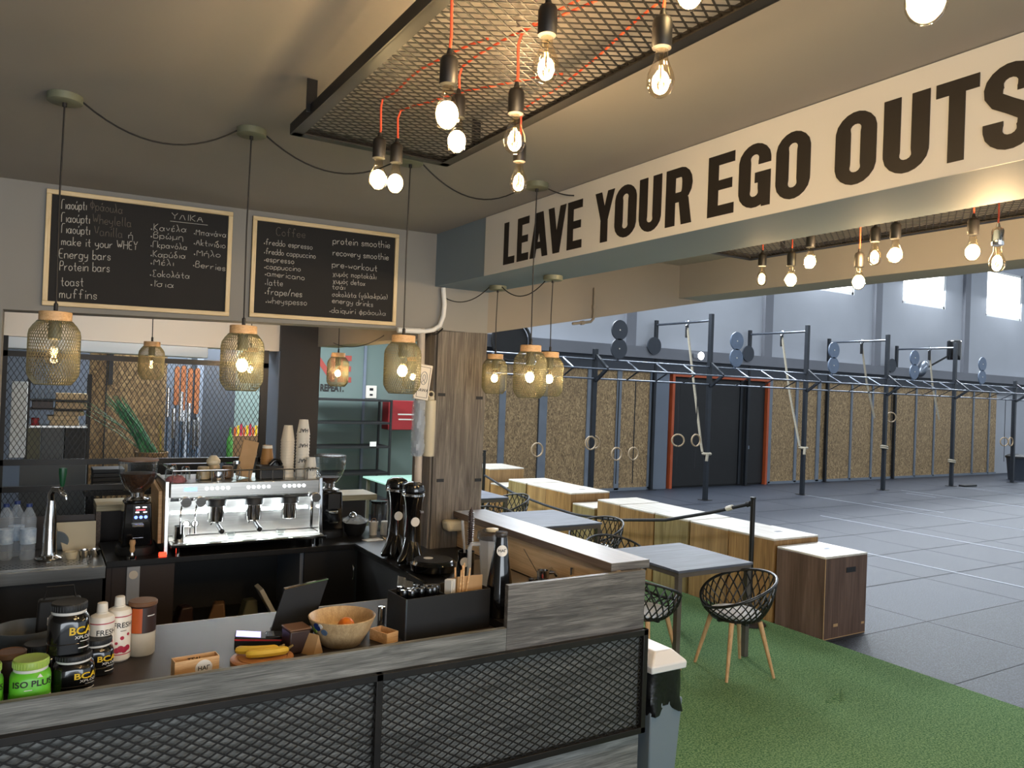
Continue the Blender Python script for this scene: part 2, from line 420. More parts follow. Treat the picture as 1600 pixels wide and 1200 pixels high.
# ================================================================== THE SETTING
def sbox(name, mat, *b, bevel=0):
    return struct(MB().box(*b).build(name, mat, bevel=bevel))
sbox('floor', M['rubber'], -6, 36, -5, 13.0, -.12, 0)
sbox('floor_cafe', M['cafe_floor'], -3, 2.62, -5, 10.5, 0, .004)
tb = MB(); tb.box(2.62, 5.83, -5, 10.6, 0, .012)
tb.add([(3.02,3.215,.012),(4.55,3.262,.012),(4.55,3.275,.017),(3.02,3.228,.016),(4.55,3.292,.012),(3.02,3.245,.012)], [(0,1,2,3),(3,2,4,5)])
tb.add([(4.62,3.35,.012),(4.98,3.47,.012),(4.84,3.38,.05),(4.72,3.30,.013)], [(0,1,2),(0,2,3),(3,2,1)])
struct(tb.build('floor_turf', M['turf'], smooth=False))
# mat joints and white tape on the rubber floor
j = MB()
for y in (1.05, 2.1, 3.15, 4.2, 5.3, 6.35, 7.5, 8.6, 9.7, 10.8): j.box(5.84, 34, y-.004, y+.004, .0032, .0045)
for i, x in enumerate((7.3, 9.1, 10.9, 12.7, 14.5, 16.3, 18.1, 19.9, 21.7)): j.box(x-.002, x+.002, -4, 12.8, .0032, .0042)
sbox('floor_older_mats', M['rubber_dk'], 5.84, 34, -5, 4.196, 0, .003)
struct(j.build('floor_joint_lines', M['seam'], smooth=False))
t = MB()
for x, y0, y1 in ((9.8, -3, 8.6), (12.15, -3, 9.0), (14.45, 2, 11.1), (15.05, 8.4, 9.9), (17.85, 8.1, 11.0), (17.4, 9.9, 10.6), (20.4, 3, 11.0), (23.4, 3, 11.0)):
    t.box(x-.02, x+.02, y0, y1, .0035, .005)
struct(t.build('floor_line_markings', M['tape'], smooth=False))

# far wall of the gym hall, with its row of high windows
w = MB(); w.box(-3, 36, 12.95, 13.2, 0, 4.95); w.box(-3, 36, 12.95, 13.2, 6.42, 7.2)
wins = ((3.3, 5.45), (7.7, 9.85), (12.1, 14.2), (16.42, 18.57), (20.76, 22.92), (25.2, 27.36), (29.6, 31.75))
xs = [-3]+[q for a in wins for q in a]+[36]
for i in range(0, len(xs), 2): w.box(xs[i], xs[i+1], 12.95, 13.2, 4.95, 6.42)
struct(w.build('wall_far', M['hall'], smooth=False))
for i, (a, b) in enumerate(wins):
    f = MB()
    f.box(a, a+.07, 12.97, 13.1, 4.95, 6.42); f.box(b-.07, b, 12.97, 13.1, 4.95, 6.42); f.box(a, b, 12.97, 13.1, 4.95, 5.02); f.box(a, b, 12.97, 13.1, 6.35, 6.42)
    fo = struct(f.build('window_%d' % (i+1), M['white'], smooth=False))
    MB().box(a+.07, b-.07, 13.03, 13.05, 5.02, 6.35).build('window_pane', M['skypane'], fo, smooth=False)
r = MB()
for x in (10.83, 15.16, 19.56, 23.99, 28.4): r.box(x-.14, x+.14, 12.86, 12.95, 3.1, 7.0)
struct(r.build('trim_1', M['hall_dk'], smooth=False))
sbox('trim_2', M['hall_dk'], 2.3, 35, 12.72, 12.95, 2.86, 3.10)
sbox('trim_3', M['dark_wall'], 2.3, 35, 12.80, 12.95, 2.58, 2.86)
# OSB sheets between steel studs
o = MB()
for a, b in ((5.3, 11.42), (15.34, 25.86)): o.box(a, b, 12.88, 12.95, .05, 2.58)
struct(o.build('wall_far_lining', M['osb'], smooth=False))
s = MB()
for x, wd in ((6.5,.10),(7.68,.14),(8.62,.2),(9.78,.13),(10.56,.12),(11.47,.1),(15.30,.14),(16.29,.09),(17.15,.12),(18.5,.07),(19.42,.07),(21.46,.07),(22.4,.07),(24.5,.07),(25.42,.07)):
    s.box(x-wd/2, x+wd/2, 12.85, 12.95, .02, 2.6)
s.box(5.3, 11.5, 12.85, 12.95, 0, .06); s.box(15.3, 25.9, 12.85, 12.95, 0, .06)
struct(s.build('trim_4', M['stud'], smooth=False))
sbox('wall_far_pier', M['bluegrey'], 11.52, 11.98, 12.86, 12.95, 0, 2.58)
# double door with orange surround
d = struct(MB().box(12.12, 15.16, 12.93, 12.95, 0, 2.5).build('door_1', M['black']))
f = MB(); f.box(12.05, 12.12, 12.82, 12.95, 0, 2.57); f.box(15.16, 15.23, 12.82, 12.95, 0, 2.57); f.box(12.12, 15.16, 12.82, 12.95, 2.5, 2.57)
f.build('door_surround', M['orange'], d, smooth=False)
MB().box(12.14, 14.26, 12.89, 12.93, .03, 2.49).build('door_leaf', M['black'], d, bevel=.01)
MB().box(14.36, 15.14, 12.89, 12.93, .03, 2.49).build('door_leaf', M['black'], d, bevel=.01)
MB().box(14.27, 14.35, 12.87, 12.93, .03, 2.49).build('door_mullion', M['dstud'], d)
MB().box(14.55, 14.63, 12.87, 12.89, .86, .94).build('door_plate', M['bluegrey'], d)
sbox('ceiling_hall', M['hall'], 5.0, 36, -5, 13.2, 7.0, 7.15)

# ------- mezzanine over the cafe: sloping ceiling, beams, lintels, pillar
cz = lambda x: 3.092+.0207*x
def slab(name, mat, x0, x1, y0, y1):
    return struct(MB().prism([(x0, cz(x0)), (x1, cz(x1)), (x1, 3.45), (x0, 3.45)], lambda u, v, t: (u, t, v), y0, y1).build(name, mat, smooth=False))
slab('ceiling', M['ceil'], -3, 2.39, -5, 10.5)
slab('ceiling_recess', M['ceil'], 2.83, 4.73, -5, 5.0)
sbox('ceiling_mezzanine', M['ceil'], -3, 5.05, -5, 10.6, 3.45, 3.6)
sbox('wall_beam', M['beam'], 2.39, 2.83, -5, 5.0, 2.767, 3.45)
sbox('wall_edge_beam', M['ceil'], 4.73, 5.05, -5, 5.0, 2.905, 3.45)
P_ = lambda u, v, t: (u, t, v)
struct(MB().prism([(-.17, 2.382), (2.83, 2.465), (2.83, 3.45), (-.17, 3.45)], P_, 5.0, 5.22).build('wall_back', M['wall'], smooth=False))
struct(MB().prism([(2.83, 2.465), (5.05, 2.902), (5.05, 3.45), (2.83, 3.45)], P_, 5.0, 5.22).build('wall_side_lintel', M['tan'], smooth=False))
sbox('wall_left_pier', M['wall'], -1.6, -.17, 5.0, 5.28, 0, 3.12)
sbox('wall_left', M['wall'], -3.1, -3, -5, 10.5, 0, 3.45)
sbox('pillar', M['pillarwood'], 2.43, 2.835, 5.0, 5.36, 0, 2.465, bevel=.004)
tr = MB()
for x, z in ((2.475, 2.0), (2.785, 1.985), (2.49, 1.385), (2.80, 1.38)): tr.box(x-.027, x+.027, 4.994, 5.002, z-.011, z+.011)
struct(tr.build('trim_pillar_slots', M['black']))
MBp = MB().box(2.415, 2.432, 5.02, 5.05, 0, 2.45); struct(MBp.build('trim_pillar_strip', M['pillarwood']))

# ------- room behind the bar
sbox('wall_rear', M['teal_wall'], 2.6, 5.3, 11.6, 11.75, 0, 3.45)
sbox('wall_rear_grey', M['bluegrey'], -3, 1.5, 9.75, 9.9, 0, 3.45)
sbox('wall_rear_column', M['dark_wall'], 1.62, 1.98, 9.4, 9.8, 0, 3.45)
sbox('wall_rear_column_side', M['bluegrey'], 1.55, 1.62, 9.4, 9.8, 0, 3.45)
sbox('wall_rear_osb', M['osb'], .45, 1.17, 8.9, 8.95, 0, 3.2)
sbox('wall_rear_infill', M['teal_wall'], 1.98, 2.6, 10.3, 10.4, 0, 3.45)
tr = MB().box(.60, .612, 8.89, 8.905, 0, 3.2).box(.62, .66, 8.86, 8.905, 1.95, 2.45)
struct(tr.build('trim_5', M['dstud']))
sbox('wall_rear_pale_beam', M['peach'], -.6, 1.96, 7.45, 7.8, 2.335, 3.4)
sbox('trim_6', M['white'], -.25, 1.31, 7.42, 7.7, 2.235, 2.33, bevel=.006)
c = MB(); c.box(1.955, 2.34, 7.4, 7.8, 0, 3.45)
struct(c.build('wall_middle_column', pmat('column_paint', '#3b3634', .7, col2='#373230', scale=2), smooth=False))
sbox('wall_middle_column_edge', M['bluegrey'], 1.945, 1.957, 7.41, 7.8, 0, 2.336)
sbox('wall_cross_beam', M['tan'], 2.31, 2.5, 5.22, 7.4, 2.40, 3.45)
tr = MB().box(4.36, 4.40, 11.57, 11.6, 0, 3.4); struct(tr.build('trim_7', M['bluegrey']))

M['pipe'] = pmat('cream_pipe_paint', '#b9aea0', .5, col2='#b1a698', scale=4)
struct(MB().box(2.39, 5.05, 5.22, 10.5, 3.2, 3.3).build('ceiling_rear', M['ceil'], smooth=False))
# conduit pipe at the pillar head and the thin one on the lintel
k = thing('conduit_pipe', 'grey white electrical conduit bending round the head of the wooden pillar', 'pipe', (2.4, 4.97, 2.4))
MB().tube([(.04,0,.36),(.05,-.01,.24),(.045,-.01,.16),(.02,-.01,.09),(-.03,-.01,.055),(-.10,-.01,.04)], .017, 10).build('pipe', M['white'], k)
MB().tube([(-.10,-.01,.04),(-.30,-.01,.035)], .02, 10).build('pipe', M['white'], k)
MB().tube([(-.115,.0,.06),(-.11,.0,-.2),(-.10,0,-.75),(-.095,.0,-1.5)], .026, 12).build('pipe', M['pipe'], k)
MB().tube([(-.04,-.02,.02),(.0,-.02,.03),(.04,-.02,.07)], .006, 6).build('cable', M['cord'], k)
k = thing('conduit_pipe', 'thin cream conduit running down and along the tan lintel beyond the pillar', 'pipe', (3.8, 4.98, 2.7))
MB().tube([(0,0,.2),(0,0,0),(-.005,0,-.05),(-.03,0,-.075),(-.08,0,-.085),(-.21,0,-.105)], .011, 8).build('pipe', M['tan'], k)
MB().tube([(0,0,.03),(0,0,.06)], .017, 8).build('clip', M['tan'], k)
MB().tube([(-.10,0,-.088),(-.13,0,-.093)], .017, 8).build('clip', M['tan'], k)

# ------- the banner on the beam
def arc(cx, cy, rx, ry, a0, a1, n=7):
    return [(cx+rx*math.cos(math.radians(a0+(a1-a0)*i/n)), cy+ry*math.sin(math.radians(a0+(a1-a0)*i/n))) for i in range(n+1)]
S_ = .34   # stroke as a share of the letter width (unit letter: 1 wide, 1 high after scaling)
def strip(pts, wx, wy):
    """outline of a thick line of unit coordinates"""
    Lf, Rt = [], []
    for i, p in enumerate(pts):
        a = pts[max(i-1, 0)]; b = pts[min(i+1, len(pts)-1)]
        dx, dy = b[0]-a[0], b[1]-a[1]; l = math.hypot(dx, dy) or 1
        Lf.append((p[0]-dy/l*wx, p[1]+dx/l*wy)); Rt.append((p[0]+dy/l*wx, p[1]-dx/l*wy))
    return [[Lf[i], Lf[i+1], Rt[i+1], Rt[i]] for i in range(len(pts)-1)]
def rect(a, b, c, d): return [[(a, c), (b, c), (b, d), (a, d)]]
h2 = .085    # half stroke, vertical measure
def bowl_o(): return strip([(.19,.3),(.19,.7)]+arc(.5,.74,.31,.175,180,0,9)+[(.81,.7),(.81,.3)]+arc(.5,.26,.31,.175,0,-180,9)+[(.19,.3),(.19,.31)], .19, h2)
GL = {
 'L': rect(0,.42,0,1)+rect(.42,1,0,.17),
 'E': rect(0,.40,0,1)+rect(.40,1,0,.17)+rect(.40,.92,.42,.58)+rect(.40,1,.83,1),
 'A': [[(0,0),(.30,0),(.66,1),(.30,1)], [(1,0),(.70,0),(.34,1),(.70,1)], [(.25,.19),(.75,.19),(.70,.34),(.30,.34)]],
 'V': [[(0,1),(.32,1),(.66,0),(.32,0)], [(1,1),(.68,1),(.34,0),(.68,0)]],
 'Y': [[(0,1),(.34,1),(.66,.40),(.34,.40)], [(1,1),(.66,1),(.34,.40),(.66,.40)], [(.32,0),(.68,0),(.68,.42),(.32,.42)]],
 'O': bowl_o(),
 'U': strip([(.19,1),(.19,.3)]+arc(.5,.26,.31,.175,180,360,9)+[(.81,.3),(.81,1)], .19, h2),
 'R': rect(0,.37,0,1)+strip([(.3,.915),(.55,.915)]+arc(.58,.70,.235,.215,90,-90,8)+[(.3,.485)], .19, h2)+[[(.62,0),(1,0),(.86,.46),(.50,.46)]],
 'G': strip([(.81,.66),(.81,.72)]+arc(.5,.74,.31,.175,0,180,9)+[(.19,.7),(.19,.3)]+arc(.5,.26,.31,.175,180,360,9)+[(.81,.3),(.81,.50)], .19, h2)+rect(.52,1,.38,.54)+rect(.74,1,0,.3),
 'T': rect(0,1,.83,1)+rect(.31,.69,0,.83),
 'S': strip([(.81,.66),(.81,.72)]+arc(.5,.74,.31,.175,0,180,9)+[(.19,.68),(.26,.59),(.5,.50),(.74,.41),(.81,.32)]+arc(.5,.26,.31,.175,0,-180,9)+[(.19,.28),(.19,.34)], .19, h2),
 'I': rect(0,1,0,1), 'D': strip([(.19,.085),(.19,.915),(.5,.915)]+arc(.5,.62,.31,.295,90,0,5)+arc(.5,.38,.31,.295,0,-90,5)+[(.19,.085)], .19, h2)}
ban = thing('banner_sign', 'long white banner with bold black capitals LEAVE YOUR EGO along the beam', 'sign', (2.385, 2.0, 2.95))
MB().box(-.002, .004, -4.2, 2.28, -.183, .187).build('panel', M['banner'], ban, smooth=False)
spots = [('L',4.043,3.917),('E',3.889,3.765),('A',3.748,3.567),('V',3.568,3.40),('E',3.383,3.253),('Y',3.145,2.991),('O',2.985,2.825),('U',2.805,2.653),('R',2.624,2.46),('E',2.366,2.222),('G',2.198,2.039),('O',2.014,1.859),('O',1.755,1.597),('U',1.572,1.415),('T',1.396,1.264),('S',1.251,1.10),('I',1.07,1.01),('D',.98,.83),('E',.80,.665)]
for ch, ya, yb in spots:
    lb = MB()
    for q, poly in enumerate(GL[ch]):
        # letters read towards the camera side: y falls as the text runs on
        lb.prism([(ya+(yb-ya)*u-2.0, 2.806+.254*v-2.95) for u, v in poly], lambda u, v, tt: (tt, u, v), -.0045-.00002*q, -.0015)
    lb.build('letter', M['ink'], ban, smooth=False)

# ================================================================== CHALKBOARDS
GLY = {}
def _g(s):
    for ln in s.strip().split('\n'):
        k, v = ln.split(' ', 1); GLY[k] = v
_g('''a 5g3h1h0g0e1d3d5e 5h5e6d
b 0l0d 0g2h4h5g5e4d2d0e
c 5g4h2h0g0e2d4d5e
d 5l5d 5g3h1h0g0e1d3d5e
e 0f5f5g4h2h0g0e2d4d5e
f 5k4l3l2k2d 0h4h
g 5g3h1h0g0e1d3d5e 5h5c4b2b0b
h 0l0d 0g2h4h5g5d
i 1h1d 1j1k
k 0l0d 4h0f4d
l 1l1e2d
m 0h0d 0g1h2h3g3d 3g4h5h6g6d
n 0h0d 0g2h4h5g5d
o 2h0g0e2d3d5e5g3h2h
p 0h0b 0g2h4h5g5e4d2d0e
q 5h5b 5g3h1h0g0e1d3d5e
r 0h0d 0f1g3h4h
s 4g3h1h0g1f3f4e3d1d0e
t 2k2e3d4d 0h4h
u 0h0e1d3d5e5h 5e5d
v 0h2d4h
w 0h1d3g5d6h
x 0h4d 4h0d
y 0h0f2e5f 5h5c3b1b
E 5l0l0d5d 0h4h
P 0d0l4l5k5i4h0h
C 6k4l2l0j0f2d4d6e
W 0l2d4j6d8l
H 0l0d 6l6d 0h6h
Y 0l3h6l 3h3d
B 0d0l4l5k4i0h 4h5g5e4d0d
V 0l3d6l
Γ 0d0l5l
Φ 3l3d 3j1j0h1f3f5f6h5j3j
Λ 0d3l6d
Κ 0l0d 5l0h5d
Α 0d3l6d 1g5g
Μ 0d0l3g6l6d
Σ 5l0l3h0d5d
Ι 1l1d
α 6h4d2d0e0g2h4h6d
γ 0h3d5h 3d2b3a4b3d
δ 4l2l1k3h5f5e3d1d0f2h3h
ε 4g3h1h0g1f2f1f0e1d3d4e
λ 0l1l4d 2g0d
μ 0h0b 0e1d3d5e5h 5e5d
π 0h6h 1h1d 5h5d
σ 6h2h0g0e2d3d5e5g4h
ς 4h2h0g1e3d3c2b
φ 3k3b 3h1h0f1d3d5d6f5h3h
χ 0h5b 5h0b
ω 1h0f0e1d2d3f4d5d6e6f5h
η 0h0d 0g2h4h5g5b
ι 1h1d
- 0f3f
/ 0d4l
( 2l0j0f2d
) 0l2j2f0d
· 0f1f1e0e0f
. 0d1d''')
for a, b_ in zip('οκντυρΥΒ', 'okvtupYB'): GLY[a] = GLY[b_]
def chalk(text, x0, z0, x1, z1, xh, y, r):
    """hand-drawn strokes: text laid from (x0,z0) to (x1,z1)"""
    strokes = []; cx = 0
    for ch in text:
        if ch == ' ': cx += 5; continue
        dec = unicodedata.normalize('NFD', ch); acc = len(dec) > 1
        g = GLY.get(ch) or GLY.get(dec[0])
        if not g: cx += 4; continue
        wmax = 0
        for st in g.split(' '):
            p = []
            for i in range(0, len(st), 2):
                u = int(st[i]); v = (ord(st[i+1])-ord('d'))/4
                wmax = max(wmax, u); p.append((cx+u+random.uniform(-.15, .15), v+random.uniform(-.02, .02)))
            strokes.append(p)
        if acc: strokes.append([(cx+2, 1.35), (cx+3.2, 1.75)])
        cx += wmax+2.2
    mb = MB(); sc_ = (x1-x0)/max(cx-2.2, 1)
    for p in strokes:
        pts = [(x0+u*sc_, y, z0+(z1-z0)*(u*sc_/(x1-x0))+v*xh) for u, v in p]
        if len(pts) > 2:      # round the corners once
            q = [pts[0]]
            for i in range(len(pts)-1):
                a, b_ = Vector(pts[i]), Vector(pts[i+1])
                if i > 0: q.append(a.lerp(b_, .25))
                if i < len(pts)-2: q.append(a.lerp(b_, .75))
            q.append(pts[-1]); pts = q
        mb.tube(pts, r, 4)
    return mb
TX = [[('Γιαούρτι',.082,2.961,.202,2.972,.032,1),('Φράουλα',.221,2.978,.383,2.977,.032,0),('Γιαούρτι',.084,2.888,.22,2.898,.032,1),('Wheylella',.236,2.903,.431,2.908,.032,0),('Γιαούρτι',.087,2.828,.223,2.835,.032,1),('Vanilla',.247,2.837,.388,2.84,.032,0),('ή',.421,2.842,.442,2.843,.025,1),('make it your WHEY',.089,2.761,.469,2.781,.029,1),('·Energy bars',.069,2.686,.332,2.704,.032,1),('Protein bars',.085,2.619,.33,2.637,.032,1),('toast',.094,2.534,.202,2.542,.032,1),('muffins',.09,2.467,.272,2.475,.032,1),('ΥΛΙΚΑ',.646,2.989,.819,2.993,.0216,1),('·Κανέλα',.537,2.904,.728,2.92,.025,1),('·Βρώμη',.538,2.861,.712,2.871,.023,1),('·Γκρανόλα',.54,2.807,.736,2.815,.023,1),('·Καρύδια',.542,2.751,.729,2.762,.023,1),('·Μέλι',.544,2.704,.665,2.711,.023,1),('·Σοκολάτα',.543,2.636,.756,2.645,.023,1),('·Ίσια',.549,2.579,.67,2.581,.023,1),('·Μπανάνα',.773,2.911,.956,2.92,.023,1),('·Ακτινίδιο',.775,2.851,.954,2.853,.023,1),('·Μήλο',.778,2.787,.928,2.794,.023,1),('·Berries',.776,2.719,.96,2.714,.023,1)],
 [('Coffee',1.259,2.974,1.443,2.983,.032,0),('·freddo espresso',1.187,2.907,1.493,2.914,.023,1),('·freddo cappuccino',1.19,2.849,1.516,2.858,.023,1),('·espresso',1.192,2.801,1.378,2.807,.023,1),('·cappuccino',1.194,2.756,1.421,2.764,.0216,1),('·americano',1.2,2.712,1.449,2.71,.023,1),('·latte',1.203,2.653,1.312,2.657,.025,1),('·frape/nes',1.205,2.595,1.438,2.6,.027,1),('·wheyspesso',1.212,2.539,1.471,2.549,.025,1),('protein smoothie',1.629,2.97,2.028,2.992,.029,1),('recovery smoothie',1.632,2.894,2.022,2.909,.027,1),('pre-workout',1.63,2.816,1.942,2.823,.027,1),('χυμός πορτοκάλι',1.638,2.76,1.939,2.768,.0216,1),('χυμός detox',1.64,2.713,1.861,2.716,.0216,1),('τσάι',1.636,2.672,1.723,2.676,.02,1),('σοκολάτα (γάλα·κρύα)',1.638,2.623,2.025,2.64,.0216,1),('energy drinks',1.64,2.581,1.924,2.579,.023,1),('·daiquiri φράουλα',1.626,2.516,2.018,2.528,.0216,1)]]
for (xa, xb, za, zb, dz, lab), lines in zip(((.008, .992, 2.418, 3.060, .02, 'left chalkboard in a pine frame with yoghurt, bars, toast and muffins written on it'), (1.112, 2.092, 2.446, 3.077, .017, 'right chalkboard in a pine frame headed Coffee, with espresso and smoothies in two columns')), TX):
    cb = thing('chalkboard', lab, 'chalkboard', (xa, 5.0, za), 0, 'menu chalkboards on the back wall')
    Wd = xb-xa; Hh = zb-za
    sk = lambda x: dz*x/Wd     # the boards hang on the same slight slope as the lintel
    fw_ = .026
    MB().prism([(0,0),(Wd,dz),(Wd,Hh+dz),(0,Hh)], P_, -.016, -.002).build('slate', M['chalkboard'], cb, smooth=False)
    for nm, poly in (('r', [(0,Hh-fw_),(Wd,Hh-fw_+dz),(Wd,Hh+dz),(0,Hh)]), ('b', [(0,0),(Wd,dz),(Wd,dz+fw_),(0,fw_)])):
        MB().prism(poly, P_, -.028, -.002).build('frame_rail', M['frame_pine'], cb, bevel=.003)
    for u in (0, Wd-fw_):
        MB().prism([(u,fw_+sk(u)),(u+fw_,fw_+sk(u)),(u+fw_,Hh-fw_+sk(u)),(u,Hh-fw_+sk(u))], P_, -.028, -.002).build('frame_stile', M['frame_pine_z'], cb, bevel=.003)
    for (txt, x0, z0, x1, z1, xh, br) in lines:
        q = chalk(txt, x0-xa, z0-za, x1-xa, z1-za, xh*.82, -.0168, .0019 if xh > .026 else .0016)
        if txt == 'ΥΛΙΚΑ': q.tube([(.63,-.0168,.556),(.84,-.0168,.562)], .0015, 4)
        wo = q.build('writing', M['chalk' if br else 'chalk_dim'], cb, smooth=False)
        if not br: wo['label'] = 'faded half-wiped chalk writing'

# ================================================================== PENDANT LANTERNS
WARM = (1.0, .70, .39)
def shade_profile(t):     # 0 top .. 1 bottom : (radius, z) of the cage
    z = -t*.238
    R = .086
    if t < .22: r = .056+(R-.056)*math.sin(t/.22*PI/2)
    elif t > .80: r = R-.026*(1-math.cos((t-.80)/.20*PI/2))
    else: r = R
    return r, z
def make_pendant(name, label, loc, drop, grp, lit=True):
    """origin at the top of the wooden cap; drop = length of cord above it"""
    p = thing(name, label, 'lamp', loc, 0, grp)
    MB().tube([(0,0,drop),(-.004,0,drop*.5),(0,0,.0)], .0032, 8).build('cord', M['cord'], p)
    MB().lathe([(.0075,0),(.0075,.03),(.004,.034)], n=10).build('cord_grip', M['cord'], p)
    MB().lathe([(.053,-.036),(.055,-.034),(.055,-.002),(.053,0),(.001,0)], n=32).build('cap', M['lightwood'], p)
    MB().lathe([(.022,-.036),(.022,-.10),(.018,-.105)], n=18).build('socket', M['canopy'], p)
    cg = MB(); n = 52; K = 13
    for sgn in (1, -1):
        for i in range(n):
            a0 = 2*PI*i/n; pts = []
            for k in range(K+1):
                t = k/K; r, z = shade_profile(t); a = a0+sgn*t*1.25
                pts.append((r*math.cos(a), r*math.sin(a), z-.034))
            cg.tube(pts,   .00128, 3, cap=False)
    for t in (.02, 1.0):
        r, z = shade_profile(t); cg.ring((0,0,z-.034), (0,0,1), r, .002, 36, 5)
    cg.build('shade', M['shade'], p)
    bulb_parts(p, -.105, .9, lit, lit > .5)
    if lit: lamp(p, (0, 0, -.155), lit, WARM, .02)
    return p
_bd = {}
def bulb_parts(p, z, s=1.0, lit=1, bright=True):
    """A60 lamp hanging down from z"""
    if 'g' not in _bd:
        prof = [(.001,-.105),(.012,-.1035),(.022,-.096),(.0285,-.083),(.030,-.070),(.0275,-.055),(.021,-.040),(.0155,-.026),(.0135,-.012),(.0135,-.006)]
        _bd['g'] = MB().lathe(prof[:-1]+[(.0135,-.004)], n=24)
        f = MB()
        for i in range(4):
            a = i*PI/2
            f.tube([(.004*math.cos(a), .004*math.sin(a), -.038), (.009*math.cos(a+.5), .009*math.sin(a+.5), -.074)], .0012, 6)
        _bd['f'] = f
        _bd['c'] = MB().ball((0,0,-.068), .0262, 18, 12, 1.15)
        _bd['b'] = MB().lathe([(.0135,-.004),(.0138,.0),(.0135,.014),(.004,.018)], n=18)
        _bd['s'] = MB().tube([(0,0,-.01),(0,0,-.036)], [.006,.003], 10)
    def inst(key, nm, mt):
        if (key, mt) not in _bd:
            o = _bd[key].build(nm, M[mt], p); _bd[(key, mt)] = o.data
        else:
            o = bpy.data.objects.new(nm, _bd[(key, mt)]); C.objects.link(o); o.parent = p
        o.location = (0, 0, z); o.scale = (s, s, s)
        return o
    b = inst('g', 'bulb', 'glass')
    if bright: c = inst('c', 'filament', 'bulbcore')
    else: c = inst('f', 'filament', 'filament_dim' if lit < 1.5 else 'filament'); inst('s', 'stem', 'glass')
    return b
def canopy(label, loc, grp):
    c = thing('ceiling_rose', label, 'ceiling rose', loc, 0, grp)
    MB().lathe([(.056,-.03),(.060,-.027),(.060,-.001),(.058,.0)], n=36).build('cover', M['canopy'], c)
    MB().lathe([(.008,-.045),(.008,-.03)], n=10).build('cord_grip', M['cord'], c)
    return c
GP = 'wire mesh pendant lamps over the bar'
fr = [(.051, 3.37, 'left of the row, hanging before the first chalkboard'), (.732, 3.37, 'hanging between the two chalkboards'), (1.459, 3.37, "hanging at the second chalkboard's right edge"), (2.19, 3.40, 'hanging in front of the banner, largest of the right trio')]
names = ['wire mesh pendant lamp with a clear faceted bulb, left of all beside the sink', 'wire mesh pendant lamp glowing between the two chalkboards over the bar', 'wire mesh pendant lamp below the lower right corner of the right chalkboard', 'frontmost wire mesh pendant lamp of the trio by the pillar, cord crossing the banner']
rose_l = ['grey green ceiling rose at the left end of the bar cable', 'grey green ceiling rose above the gap between the chalkboards', 'grey green ceiling rose half hidden behind two bulbs below the mesh frame', 'grey green ceiling rose behind a clear bulb next to the banner']
for i, (x, y, _) in enumerate(fr):
    zc = cz(x); zt = 2.278 if i < 2 else 2.288
    p = make_pendant('pendant_lamp', names[i], (x, y, zt), zc-zt-.03, GP, (.06, 1.6, .8, 1.3)[i])
    canopy(rose_l[i], (x, y, zc), 'ceiling roses')
for (x, y, lab, rl) in ((2.693, 4.63, 'rearmost wire mesh pendant lamp of the trio, close beside the wooden pillar', 'grey green ceiling rose under the beam nearest the pillar'), (2.694, 3.96, 'right wire mesh pendant lamp of the trio beyond the wooden pillar', 'grey green ceiling rose under the beam, further from the pillar')):
    make_pendant('pendant_lamp', lab, (x, y, 2.295), 2.767-2.295-.03, GP, 1.3)
    canopy(rl, (x, y, 2.767), 'ceiling roses')
rear = [(.696, 'small wire mesh pendant lamp behind the bar in front of the planter, bulb dim', .1), (1.387, 'wire mesh pendant lamp mostly hidden behind the glowing lamp between the chalkboards', 7.0), (2.077, 'wire mesh pendant lamp glowing before the red wall letters behind the bar', 2.2), (2.74, 'wire mesh pendant lamp hidden by the pillar, only its wooden cap showing', 6.0)]
for x, lab, pw in rear:
    make_pendant('pendant_lamp', lab, (x, 6.1, 2.30), (cz(x) if x < 2.4 else 3.2)-2.30, GP, pw)
# swagged cables
def swag(label, a, b, sag, r=.0035, n=14):
    a, b = Vector(a), Vector(b); mb = MB()
    mb.tube([a.lerp(b, i/n)-Vector((0,0,sag*4*(i/n)*(1-i/n))) for i in range(n+1)], r, 6)
    return tag(mb.build('swag_cable', M['cord'], smooth=True), label, 'cable', 'black swagged lamp cables')
swag('black cable swagging between the two left ceiling roses', (.11, 3.37, cz(.11)-.016), (.675, 3.37, cz(.675)-.016), .105)
swag('black cable swagging from the second ceiling rose to the pair of bulbs', (.79, 3.37, cz(.79)-.016), (1.40, 3.37, cz(1.4)-.016), .11)
swag('black cable swagging from behind the bulb pair to the rose by the banner', (1.52, 3.37, cz(1.52)-.016), (2.13, 3.40, cz(2.13)-.016), .12)
swag('short black cable end running from a rose into the banner top', (2.25, 3.40, cz(2.25)-.016), (2.38, 3.33, 3.09), .01)
swag('black cable swagging under the beam from the conduit to the rear rose', (2.46, 4.97, 2.69), (2.64, 4.66, 2.755), .06)
swag('black cable swagging between the two roses under the beam', (2.69, 4.57, 2.755), (2.69, 4.02, 2.755), .085)
swag('dark cable looping along the tan cross beam above the red letters', (2.30, 6.9, 2.42), (2.30, 5.7, 2.44), .06)

